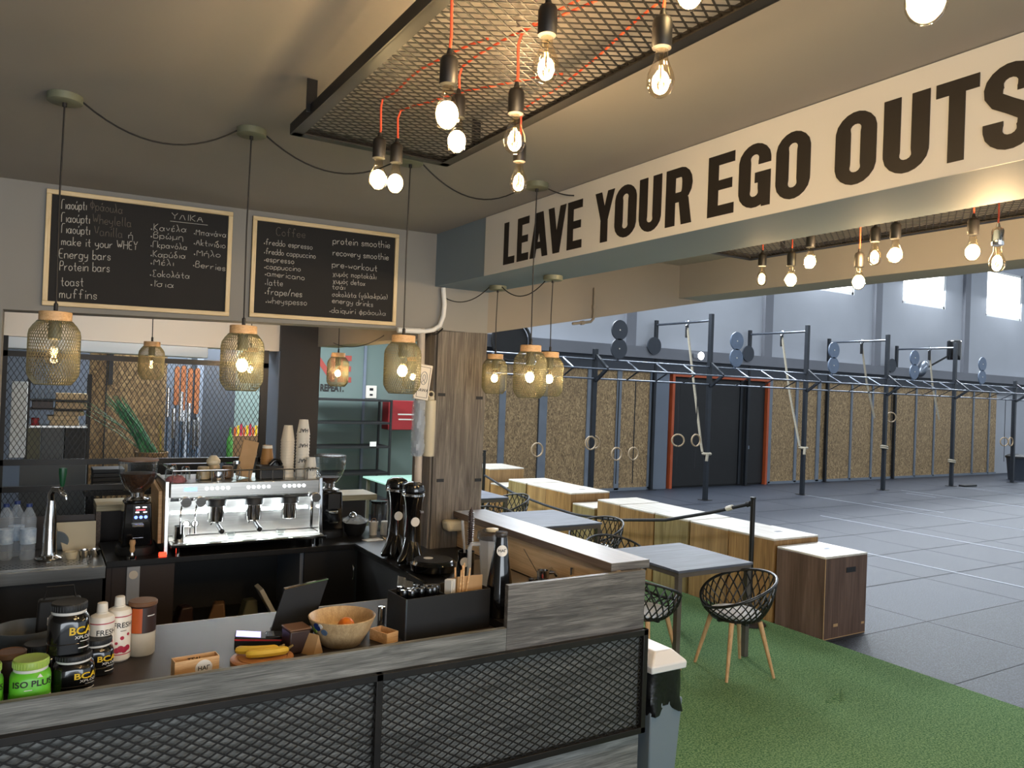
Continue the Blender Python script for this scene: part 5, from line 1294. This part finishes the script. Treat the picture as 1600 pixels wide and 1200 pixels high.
# plywood jump boxes
def plybox(label, x0, x1, y0, y1, h, mat='ply', top='plytop_glare', hole=True, grp='plywood jump boxes in a row'):
    b = thing('plyo_box', label, 'wooden box', ((x0+x1)/2, (y0+y1)/2, 0), 0, grp)
    hx, hy = (x1-x0)/2, (y1-y0)/2
    MB().box(-hx, hx, -hy, hy, 0, h-.019).build('sides', M[mat], b, bevel=.004)
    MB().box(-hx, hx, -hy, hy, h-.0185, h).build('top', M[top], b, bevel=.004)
    if hole:
        MB().box(-.065+.06, .065+.06, -hy-.004, -hy+.001, h*.78, h*.78+.045).build('hand_hole', M['black'], b)
        MB().box(.1*hx, .1*hx+.08, -.02, .02, h-.0005, h+.0012).build('top_mark', M['bin_grey'], b)
    return b
dk = plybox('dark brown plywood jump box at the near end of the row with a slot', 5.845, 6.435, 4.262, 4.775, .716, 'plydk', 'plytop_glare')
mb = MB(); mb.box(-.16,-.10,-.258,-.2565,.10,.125); mb.box(.235,.275,-.258,-.2565,.08,.10); mb.box(-.297,-.288,-.258,-.2565,.0,.7); mb.box(-.29,.29,-.258,-.2565,.0,.006); mb.build('chipped_paint', M['kraft'], dk)
ys = [(4.80,5.365,.772,'jump box directly behind the dark box'),(5.37,5.905,.77,'second jump box behind the dark box, level with its neighbours'),(5.91,6.435,.768,'third jump box behind the dark box'),(6.44,7.035,.768,'fourth jump box behind the dark box, beyond the rope sag'),(7.04,7.475,.768,'last jump box before the low box in the row'),(7.50,7.965,.66,'lower jump box sunk between two taller runs'),(7.99,8.575,.772,'jump box just beyond the low one'),(8.58,9.06,.772,'jump box in the farther run beside the third table'),(9.065,9.54,.772,'last jump box of the farther run'),(9.56,10.05,.66,'low jump box near the pillar edge'),(10.10,10.8,.86,'farthest tallest jump box showing beside the pillar')]
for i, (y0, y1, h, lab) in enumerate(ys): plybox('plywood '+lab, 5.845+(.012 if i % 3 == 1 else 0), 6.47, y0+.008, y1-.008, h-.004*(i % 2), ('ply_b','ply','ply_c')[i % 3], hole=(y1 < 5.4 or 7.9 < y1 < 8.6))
# rope barrier
o = thing('barrier_post', 'black steel barrier post in front of the plywood boxes holding the rope end', 'post', (5.60, 4.86, .0125))
MB().lathe([(.15,0),(.15,.008),(.03,.016),(.022,.02),(.022,1.13),(.026,1.135),(.026,1.15),(.001,1.152)], n=24).build('post', M['blackmetal'], o)
MB().ring((0,.03,1.085),(1,0,0),.022,.006,18,6).build('eye', M['blackmetal'], o)
o2 = copy_tree(o, (5.60, 9.83, .0125), label='black steel barrier post hidden behind the pillar')
rp = [(5.6,9.80,.80),(5.6,9.03,.655),(5.6,8.24,.60),(5.6,7.55,.58),(5.6,6.82,.635),(5.6,5.99,.77),(5.6,5.38,.94),(5.6,4.93,1.085)]
o = thing('barrier_rope', 'thick black rope sagging in front of the plywood boxes', 'rope', (5.6, 7, .6))
q = [(x-5.6, y-7, z-.6) for x, y, z in rp]
MB().tube(q, .016, 8).build('rope', M['strap_black'], o)
MB().tube([q[-1],(0,-2.11,.50)], [.026,.02], 8).build('hook', M['strap_black'], o); MB().tube([(0,-1.83,.41),(0,-1.90,.437)], .024, 8).build('tape_band', M['cup_white'], o)
# pedal bin at the bar end
o = thing('waste_bin', 'grey waste bin with white lid and black bag over its rim at the bar end', 'bin', (2.955, 3.24, .0125))
def rb(z, hx, hy): return [(-hx,-hy,z),(hx,-hy,z),(hx,hy,z),(-hx,hy,z)]
v = rb(0,.095,.12)+rb(.40,.115,.14); MB().add(v, [(0,1,5,4),(1,2,6,5),(2,3,7,6),(3,0,4,7),(3,2,1,0),(4,5,6,7)]).build('body', M['bin_grey'], o, bevel=.008)
mb = MB(); random.seed(4); n = 40; K = 7; vs = []
for k_ in range(K+1):
    for i in range(n):
        a = 2*PI*i/n; c, s_ = math.cos(a), math.sin(a); qq = (abs(c)**5+abs(s_)**5)**(-.2)
        w_ = .012*math.sin(a*5+k_*.4)+.008*math.sin(a*11+k_); z = .345+.033*k_+(.03*math.sin(a*3)+.012*math.sin(a*7) if k_ == 0 else 0)
        vs.append(((.122+w_*(1-k_/K))*qq*c, (.147+w_*(1-k_/K))*qq*s_, z))
mb.add(vs, [(k_*n+i, k_*n+(i+1) % n, (k_+1)*n+(i+1) % n, (k_+1)*n+i) for k_ in range(K) for i in range(n)]); mb.build('bag', M['black_bag'], o, ang=50)
v = rb(.56,.125,.15)+rb(.60,.127,.152)+rb(.66,.06,.10); MB().add(v, [(0,1,5,4),(1,2,6,5),(2,3,7,6),(3,0,4,7),(4,5,9,8),(5,6,10,9),(6,7,11,10),(7,4,8,11),(3,2,1,0),(8,9,10,11)]).build('lid', M['bin_lid'], o, bevel=.007)

# ================================================================== GYM RIG
rig = thing('pull_up_rig', 'long dark steel pull-up rig with monkey bars along the far wall', 'gym rig', (16, 11.2, 0))
def rp_(name, mb, mat, par=rig, **k): return mb.build(name, M[mat], par, **k)
PX = [5.7, 8.61, 11.5, 14.46, 17.42, 20.37, 23.45, 26.4]
tall = {11.5, 14.46, 17.42, 20.37}
for x in PX:
    X = x-16; h = 3.74 if x in tall else 2.86
    p = rp_('post', MB().box(X-.04, X+.04, -.04, .04, .008, h), 'rig', bevel=.004)
    MB().box(X-.10, X+.10, -.10, .10, 0, .008).build('foot_plate', M['blackmetal'], p)
    # triangular bracket carrying the three rails
    b = MB(); b.bar((X,-.04,2.74), (X,-.36,2.50), .05, .05); b.bar((X,-.36,2.50), (X,-.04,2.28), .05, .05)
    rp_('bracket', b, 'rig')
    if x in tall:
        r = rp_('rear_post', MB().box(X-.035, X+.035, 1.585, 1.655, .008, 3.70), 'dstud', bevel=.004)
        MB().box(X-.09, X+.09, 1.53, 1.65, 0, .008).build('foot_plate', M['blackmetal'], r)
        rp_('top_bar', MB().cyl((X,.04,3.60),(X,1.585,3.60),.024), 'bare')
for i in range(len(PX)-1):
    a, b = PX[i]-16+.02, PX[i+1]-16-.02
    for y, z in ((-.02, 2.67), (-.36, 2.49), (-.02, 2.32)): rp_('rail', MB().cyl((a,y,z),(b,y,z),.017, n=10), 'bare')
    for k_ in (1, 2, 3):
        x = a+(b-a)*k_/4 
        rp_('rung', MB().cyl((x,-.02,2.67),(x,-.36,2.49),.015, n=8), 'bare'); rp_('strut', MB().bar((x,-.36,2.49),(x,-.02,2.32),.035,.012), 'rig')
for x, mt in ((9.1,'target_dark'),(12.18,'target_blue'),(15.31,'target_blue'),(18.45,'target_blue'),(21.58,'target_blue')):
    X = x-16; t = MB(); t.disc((X,-.06,3.235),(0,1,0),.185,.03,32); t.disc((X,-.06,2.89),(0,1,0),.185,.03,32); t.bar((X,-.03,2.66),(X,-.03,2.95),.05,.02)
    to = rp_('wall_ball_target', t, mt)
    MB().disc((X,-.079,3.235),(0,1,0),.014,.008,10).disc((X,-.079,2.89),(0,1,0),.014,.008,10).build('bolt', M['white_plastic'], to)
for x in (11.34, 14.27, 19.95): rp_('single_target', MB().disc((x-16,1.49,3.13),(0,1,0),.19,.03,32).bar((x-16+.1,1.52,3.13),(x-16+.16,1.62,3.13),.04), 'target_dark')
# ropes
def rope(label, top, mid, tail):
    o = thing('climbing_rope', label, 'rope', top, 0, 'pale climbing ropes tied to the rig')
    T = Vector(top); pts = [Vector(p)-T for p in [top]+mid]
    MB().ring((0,0,.0),(1,0,0),.05,.012,20,6).build('carabiner', M['chrome'], o)
    MB().tube([(0,0,-.05),(0,0,-.30)], .035, 8).build('sleeve', M['strap_black'], o)
    MB().tube([(0,0,-.05)]+pts[1:], .024, 8).build('rope', M['rope_fibre'], o)
    if tail:
        k_ = Vector(tail)-T; MB().ring(k_, (0,0,1), .075, .028, 18, 8).build('knot', M['rope_fibre'], o); MB().tube([k_+Vector((-.06,-.08,0)), k_+Vector((-.10,-.10,-.14))], .028, 8).build('rope_end', M['rope_fibre'], o)
    return o
rope('climbing rope before the black door, slanting to a knot on the post', (11.52, 11.9, 3.59), [(11.50,11.62,2.3),(11.43,11.29,1.10),(11.42,11.24,.96)], (11.5, 11.2, .93))
rope('climbing rope on the second high bar, tied with a knot low on its post', (14.47, 11.9, 3.59), [(14.44,11.6,2.2),(14.39,11.28,1.18),(14.38,11.24,1.06)], (14.46, 11.2, 1.03))
rope('climbing rope on the third high bar hanging free at a slant', (17.43, 11.9, 3.59), [(17.65,11.88,2.6),(17.98,11.85,1.7)], None)
rope('climbing rope on the rightmost high bar hanging free at a slant', (20.38, 11.9, 3.59), [(20.55,11.88,2.6),(20.86,11.85,1.7)], None)
for lab, x, z in (('pale rope coil wound on the third rig post', 17.42, 1.0), ('pale rope end tied round the fourth rig post', 20.37, .62)):
    o = thing('rope_coil', lab, 'rope', (x, 11.2, z), 0, None); MB().ring((0,0,0),(.25,0,1),.075,.022,18,8).build('loop', M['rope_fibre'], o); MB().ring((0,0,.045),(.25,0,1),.075,.020,18,8).build('loop', M['rope_fibre'], o)
# rings on straps
def gring(label, x, z, nrm=(0,1,0), y=11.18, top=2.32, knot=False):
    o = thing('gymnastic_ring', label, 'gym ring', (x, y, z), 0, 'wooden gym rings on black straps')
    MB().ring((0,0,0), nrm, .115, .016, 28, 8).build('ring', M['ring_wood'], o)
    MB().box(-.012, .012, -.003, .003, .10, top-z).build('strap', M['strap_black'], o)
    MB().box(-.016,.004,-.012,-.006,.10-.95 if knot else -.55,.10).build('strap_tail', M['strap_black'], o)
gring('wooden ring left of the trio lamps post, farthest left on the rig', 7.41, 1.04)
gring('wooden ring at the first visible rig post, front one of two', 8.50, 1.16, y=11.1)
gring('wooden ring at the first visible rig post, rear one of two', 8.66, 1.16, (.3,1,0), y=11.22)
gring('wooden ring hanging lower, left one of the low pair', 9.17, .95)
gring('wooden ring hanging lower, right one of the low pair', 9.57, .95)
gring('wooden ring before the black door, left one seen edge-on', 10.69, 1.2, (.8,1,0))
gring('wooden ring before the black door, right one facing the viewer', 11.17, 1.2)
gring('wooden ring at the far right rig post, left of a pair', 22.92, 1.15, (.5,1,0))
gring('wooden ring at the far right rig post, right of a pair', 23.27, 1.15)
gring('wooden ring half behind the third post of the rig', 17.62, 1.75, (.7,1,0))
o = thing('wall_speaker', 'black cylindrical wall speaker on a bracket at the right of the far wall', 'speaker', (22.3, 12.3, 3.45))
MB().lathe([(.17,-.05),(.19,.0),(.19,.48),(.17,.5),(.001,.5)], n=28).build('body', M['gloss'], o); MB().bar((-.15,.1,.05),(-.5,.5,-.3),.05).build('bracket', M['black'], o); MB().lathe([(.17,.501),(.175,.51),(.001,.512)], n=28).build('cap', M['white_plastic'], o)
o = thing('wall_fan', 'silver oval fan head left of the black wall speaker', 'fan', (21.2, 12.6, 3.0)); mb = MB(); mb.T = Matrix.Rotation(.55, 4, 'Y'); mb.ball((0,0,.12),.14,20,12,1.9); mb.build('head', M['bare'], o); MB().cyl((0,.05,0),(0,.12,-.2),.03).build('bracket', M['black'], o)
o = thing('flood_light', 'small lit white flood light above the door corner', 'lamp', (12.6, 12.6, 2.98)); MB().box(-.13,.13,-.05,.05,-.06,.06).build('housing', M['hall_dk'], o, bevel=.01); MB().disc((0,-.055,0),(0,1,0),.085,.008,20).build('lens', M['spot'], o)
o = thing('round_fan', 'black round mesh fan behind the trio of pendant lamps, high on the hall wall', 'fan', (7.55, 12.4, 2.98)); MB().ring((0,0,0),(.2,1,0),.38,.03,32,8).build('rim', M['black'], o); MB().disc((0,.06,0),(.2,1,0),.36,.02,32).build('guard', M['black'], o); MB().cyl((0,.08,0),(0,.34,0),.12).build('motor', M['black'], o)
o = thing('dust_bin', 'dark green lidded bin at the right end of the hall', 'bin', (24.55, 11.6, 0)); MB().lathe([(.22,0),(.28,.62),(.29,.64)], n=20).build('body', M['target_dark'], o); MB().lathe([(.31,.641),(.31,.69),(.22,.74),(.001,.76)], n=20).build('lid', M['black'], o)
o = thing('barbell_plate', 'dark low slab lying at the foot of the fourth rig post', 'slab', (20.75, 11.0, 0)); MB().box(-.25,.35,-.08,.08,0.0,.05).build('slab', M['black'], o, bevel=.01)

# ================================================================== BACK ROOM
scr = thing('mesh_screen', 'black framed expanded metal screen behind the sink and espresso machine', 'screen', (.6, 6.5, 0))
def fb_(name, b, mat='blackmetal', par=scr): return MB().box(b[0]-.6, b[1]-.6, -.02, .02, b[2], b[3]).build(name, M[mat], par)
fb_('frame_rail', (-.23, 1.62, 2.155, 2.195)); fb_('frame_rail', (-.23, 1.62, 1.385, 1.425)); fb_('frame_rail', (-.23, 1.62, 1.195, 1.235)); fb_('frame_rail', (-.23, 1.62, .80, .83))
fb_('frame_post', (-.23, -.18, .0, 2.3)); fb_('frame_post', (1.565, 1.62, 0, 2.30))
fn = lambda u, v, t: (u, t, v)
for z0, z1, nm in ((1.425, 2.155, 'mesh_panel'), (.83, 1.195, 'mesh_panel')):
    MB().lattice(-.78, .965, z0, z1, .036, .062, .0040, .002, fn).build(nm, M['black'], scr, smooth=False)
# console with planter and trays behind the screen
o = thing('console_table', 'black console table behind the mesh screen under the wicker planter', 'table', (.85, 7.12, 0)); MB().box(-.5,.55,-.2,.2,1.09,1.125).build('top', M['black'], o)
for sx in (-.45,.5):
    for sy in (-.17,.17): MB().box(sx-.02,sx+.02,sy-.02,sy+.02,0,1.089).build('leg', M['black'], o)
bb = thing('black_crate', 'black crate carrying the wicker planter behind the mesh', 'crate', (.98, 7.12, 1.1255)); MB().box(-.30,.30,-.15,.15,0,.205).build('body', M['black'], bb, bevel=.006)
pl = thing('reed_planter', 'wicker planter with tall fanned green reeds behind the mesh screen', 'plant', (.84, 7.1, 1.3315))
MB().lathe([(.115,0),(.125,.01),(.13,.09),(.12,.092),(.11,.02),(.001,.02)], n=28).build('planter', M['wicker'], pl)
random.seed(21)
def reeds(n, tip, spread, mat, r):
    mb = MB()
    for i in range(n):
        b = (random.uniform(-.07,.07), random.uniform(-.06,.06), .06)
        t = (tip[0]+random.uniform(-1,1)*spread[0], tip[1]+random.uniform(-1,1)*.05, tip[2]+random.uniform(-1,1)*spread[1])
        m_ = ((b[0]+t[0])/2+.015, (b[1]+t[1])/2, (b[2]+t[2])/2+.012)
        mb.tube([b, m_, t], [r, r*.9, r*.35], 5)
    return mb
ro = reeds(46, (-.30,0,.52), (.06,.05), 'green_reed', .0052).build('reeds', M['green_reed'], pl); ro['kind'] = 'stuff'
ro = reeds(6, (-.50,0,.47), (.05,.06), 'green_reed', .0035).build('stray_reeds', M['green_reed'], pl); ro['kind'] = 'stuff'
ro = reeds(5, (-.04,0,.52), (.12,.06), 'reed_brown', .003).build('dry_reeds', M['reed_brown'], pl); ro['kind'] = 'stuff'
MB().tube([(.07,0,.06),(.06,0,.32)], .007, 6).build('yellow_reed', M['yellow_reed'], pl)
for i in range(5):
    tag(MB().box(-.115,.115,-.12,.12,0,.032).build('stacked_tray', M['black'], loc=(.52+.004*(i % 2), 7.1, 1.1255+.034*i), bevel=.004), ['lowest','second lowest','middle','second highest','topmost'][i]+' of the flat black trays stacked behind the mesh screen', 'tray', 'black trays stacked behind the mesh')
# orange paddles and chrome bars on a rack against the grey wall
for i, (x, z0, z1, lab) in enumerate(((1.285,1.75,2.17,'orange paddle with dark edge, first from the planter side'),(1.35,1.58,2.18,'longest orange paddle, second from the planter side'),(1.42,1.70,2.16,'orange paddle third from the planter side'),(1.49,1.66,2.16,'orange paddle nearest the dark column'))):
    o = thing('orange_paddle', lab, 'paddle', (x, 9.0, z0), 0, 'orange paddles behind the mesh screen')
    h = z1-z0; prof = [(.024*math.cos(a), h/2+(h/2-.03)*(1 if math.sin(a) > 0 else -1)+.03*math.sin(a)) for a in (2*PI*q/24 for q in range(24))]
    MB().prism([(u*1.12, (v-h/2)*1.012+h/2) for u, v in prof], lambda u, v, t: (u, t, v), -.01, .01).build('edge', M['black'], o)
    MB().prism(prof, lambda u, v, t: (u, t, v), -.014, -.0105).build('face', M['paddle_orange'], o)
    MB().box(-.006,.006,-.004,.004,-z0,.02).build('shaft', M['black'], o)
for i, (x, y, zt) in enumerate(((1.215,9.05,1.94),(1.262,8.95,1.72),(1.325,8.92,1.90),(1.36,8.95,1.70),(1.41,8.93,1.78),(1.465,8.95,1.60),(1.51,8.97,1.63))):
    o = thing('chrome_bar', ['chrome bar standing upright nearest the OSB board','chrome bar before the first orange paddle','tall chrome bar rising over the second orange paddle','chrome bar between the second and third paddles','chrome bar before the third orange paddle','short chrome bar before the last orange paddle','short chrome bar nearest the dark column'][i], 'bar', (x, y, 0), 0, 'chrome bars standing behind the mesh')
    MB().cyl((0,0,0),(0,0,zt-.32),.0125, n=10).build('shaft', M['steel_blue'], o); MB().cyl((0,0,zt-.318),(0,0,zt),.021, n=14).build('sleeve', M['chrome'], o)
# kitchen corner left of the OSB board
sbx = lambda name, lab, cat, mat, b, grp=None, bev=.004: tag(MB().box(-(b[1]-b[0])/2,(b[1]-b[0])/2,-(b[3]-b[2])/2,(b[3]-b[2])/2,0,b[5]-b[4]).build(name, M[mat], loc=((b[0]+b[1])/2,(b[2]+b[3])/2,b[4]), bevel=bev), lab, cat, grp)
rk = thing('storage_rack', 'dark storage rack in the corner behind the mesh screen', 'rack', (.2, 8.6, 0))
for x in (-.26,.24):
    for y in (-.16,.16): MB().box(x-.012,x+.012,y-.012,y+.012,0,2.05).build('upright', M['black'], rk)
for z in (1.785,1.70): MB().box(-.27,.25,-.17,.17,z,z+.012).build('shelf', M['black'], rk)
MB().box(-.27,.25,-.17,.17,1.535,1.553).build('shelf', M['steel'], rk)
sbx('tall_panel', 'bright white upright panel at the far left behind the mesh', 'panel', 'bright_panel', (-.19,-.065,8.3,8.34,1.27,1.96))
sbx('low_cabinet', 'olive grey cabinet under the storage rack', 'cabinet', 'olive_panel', (-.055,.05,8.42,8.75,0,1.53))
sbx('small_fridge', 'dark grey fridge beside the olive cabinet behind the mesh', 'fridge', 'fridge_grey', (.055,.24,8.42,8.75,0,1.53))
sbx('dark_locker', 'black locker against the OSB board behind the mesh', 'locker', 'black', (.245,.42,8.42,8.75,0,1.53))
for i, (x0, x1, z0, z1, lab) in enumerate(((.16,.42,1.798,1.86,'cream tray on the top shelf of the storage rack'),(.16,.42,1.7125,1.775,'cream tray on the second shelf of the storage rack'),(.12,.36,1.5535,1.60,'cream tray at the bottom of the stack on the rack'),(.10,.35,1.601,1.645,'cream tray stacked second on the rack'),(.15,.40,1.646,1.69,'cream tray topmost of the lower stack'))):
    sbx('cream_tray', lab, 'tray', 'tray_cream', (x0,x1,8.47,8.72,z0,z1), 'cream trays on the storage rack')
sbx('brown_basket', 'dark brown basket on the second rack shelf', 'basket', 'dark_brown', (-.03,.14,8.47,8.72,1.7125,1.78))
tag(MB().lathe([(.03,0),(.033,.005),(.033,.065),(.028,.07),(.001,.07)], n=20).build('red_tin', M['red_cap'], loc=(-.0,8.5,1.5535)), 'small red tin with a white mark on the steel shelf', 'tin')
for i, x in enumerate((-.02,.03,.08,.13)): tag(MB().lathe([(.018,0),(.02,.005),(.02,.07),(.012,.085),(.012,.1)], n=16).build('clear_bottle', M['jarglass'], loc=(x,8.5,1.7975)), 'small clear bottle on the top rack shelf, number %s from the left' % ('one','two','three','four')[i], 'bottle', 'clear bottles on the rack')
sbx('steel_bench', 'wide grey bench front below the rack behind the mesh', 'bench', 'fridge_grey', (-.1,.42,8.1,8.38,0,1.25))
# coloured stick holder right of the dark column
o = thing('skewer_stand', 'wire stand full of orange and green tipped packets behind the mesh post', 'stand', (2.12, 9.4, 1.10)); MB().box(-.16,.16,-.08,.08,0,.30).build('basket', M['brown_box'], o); 
for i in range(9): MB().box(-.15+.034*i,-.125+.034*i,-.06,-.05,.3005,.40+.02*(i % 3)).build('packet', M[['orange_print','yellow_print','red_print'][i % 3]], o)
MB().box(-.17,.17,-.09,.09,-1.1,-.001).build('pedestal', M['cabinet'], o)
o = thing('green_bottle', 'bright green tall bottle left of the coloured packets', 'bottle', (1.90, 9.2, 1.10)); MB().lathe([(.035,0),(.035,.27),(.012,.34),(.012,.40),(.001,.402)], n=20).build('body', M['leaf_green'], o); MB().box(-.05,.05,-.05,.05,-1.1,-.001).build('pedestal', M['cabinet'], o)
# shelf rack, letters, red box, switch, green table
sh = thing('black_shelf', 'empty black metal shelf rack under the red wall letters', 'shelf', (4.02, 11.25, 0))
for z in (1.80, 1.46, 1.10, .70, .30): MB().box(-.60,.60,-.25,.25,z,z+.03).build('shelf', M['black'], sh)
for x in (-.59,.59):
    for y in (-.24,.24): MB().box(x-.015,x+.015,y-.015,y+.015,0,1.83).build('upright', M['black'], sh)
o = thing('card_tag', 'small white tag on a shelf edge of the black rack', 'tag', (4.33, 10.985, 1.13)); MB().box(-.05,.05,-.004,.004,0,.07).build('card', M['paper_white'], o)
wl = thing('wall_lettering', 'red ONE above black P. REPEAT. lettered on the teal wall', 'sign', (3.85, 11.598, 2.2))
MB().text('ONE', .56, on_front(-.19, -.004, .06), bold=.03, sx=.86).build('red_letters', M['wall_red'], wl, smooth=False)
MB().text('P. REPEAT.', .145, on_front(-.035, -.004, -.225), bold=.045, sx=.72).build('black_letters', M['ink'], wl, smooth=False)
o = thing('red_box', 'red wall cabinet with two white text lines beside the black shelf', 'cabinet', (4.98, 11.45, 1.36)); MB().box(-.28,.28,-.12,.14,0,.46).build('body', M['red_panel'], o, bevel=.008); MB().text('▬▬▬▬▬', .06, on_front(.03,-.124,.25), bold=.015).build('print', M['white_print'], o, smooth=False); MB().text('▬▬▬▬▬', .055, on_front(.03,-.124,.17), bold=.015).build('print', M['white_print'], o, smooth=False)
o = thing('wall_switch', 'white double switch plate on the teal wall above the shelf', 'switch', (4.50, 11.59, 1.84)); MB().box(-.09,.09,-.012,.008,0,.20).build('plate', M['white_plastic'], o, bevel=.004); MB().box(-.03,.03,-.016,-.0125,.12,.16).build('rocker', M['black'], o); MB().box(-.025,.025,-.016,-.0125,.04,.07).build('rocker', M['black'], o)
o = thing('glass_table', 'pale green topped table behind the rear ledge by the pillar', 'table', (4.45, 9.95, 0)); MB().box(-.48,.48,-.46,.46,.735,.76).build('top', M['green_glass'], o, bevel=.003)
for sx in (-.42,.42):
    for sy in (-.40,.40): MB().box(sx-.02,sx+.02,sy-.02,sy+.02,0,.734).build('leg', M['tableleg'], o)
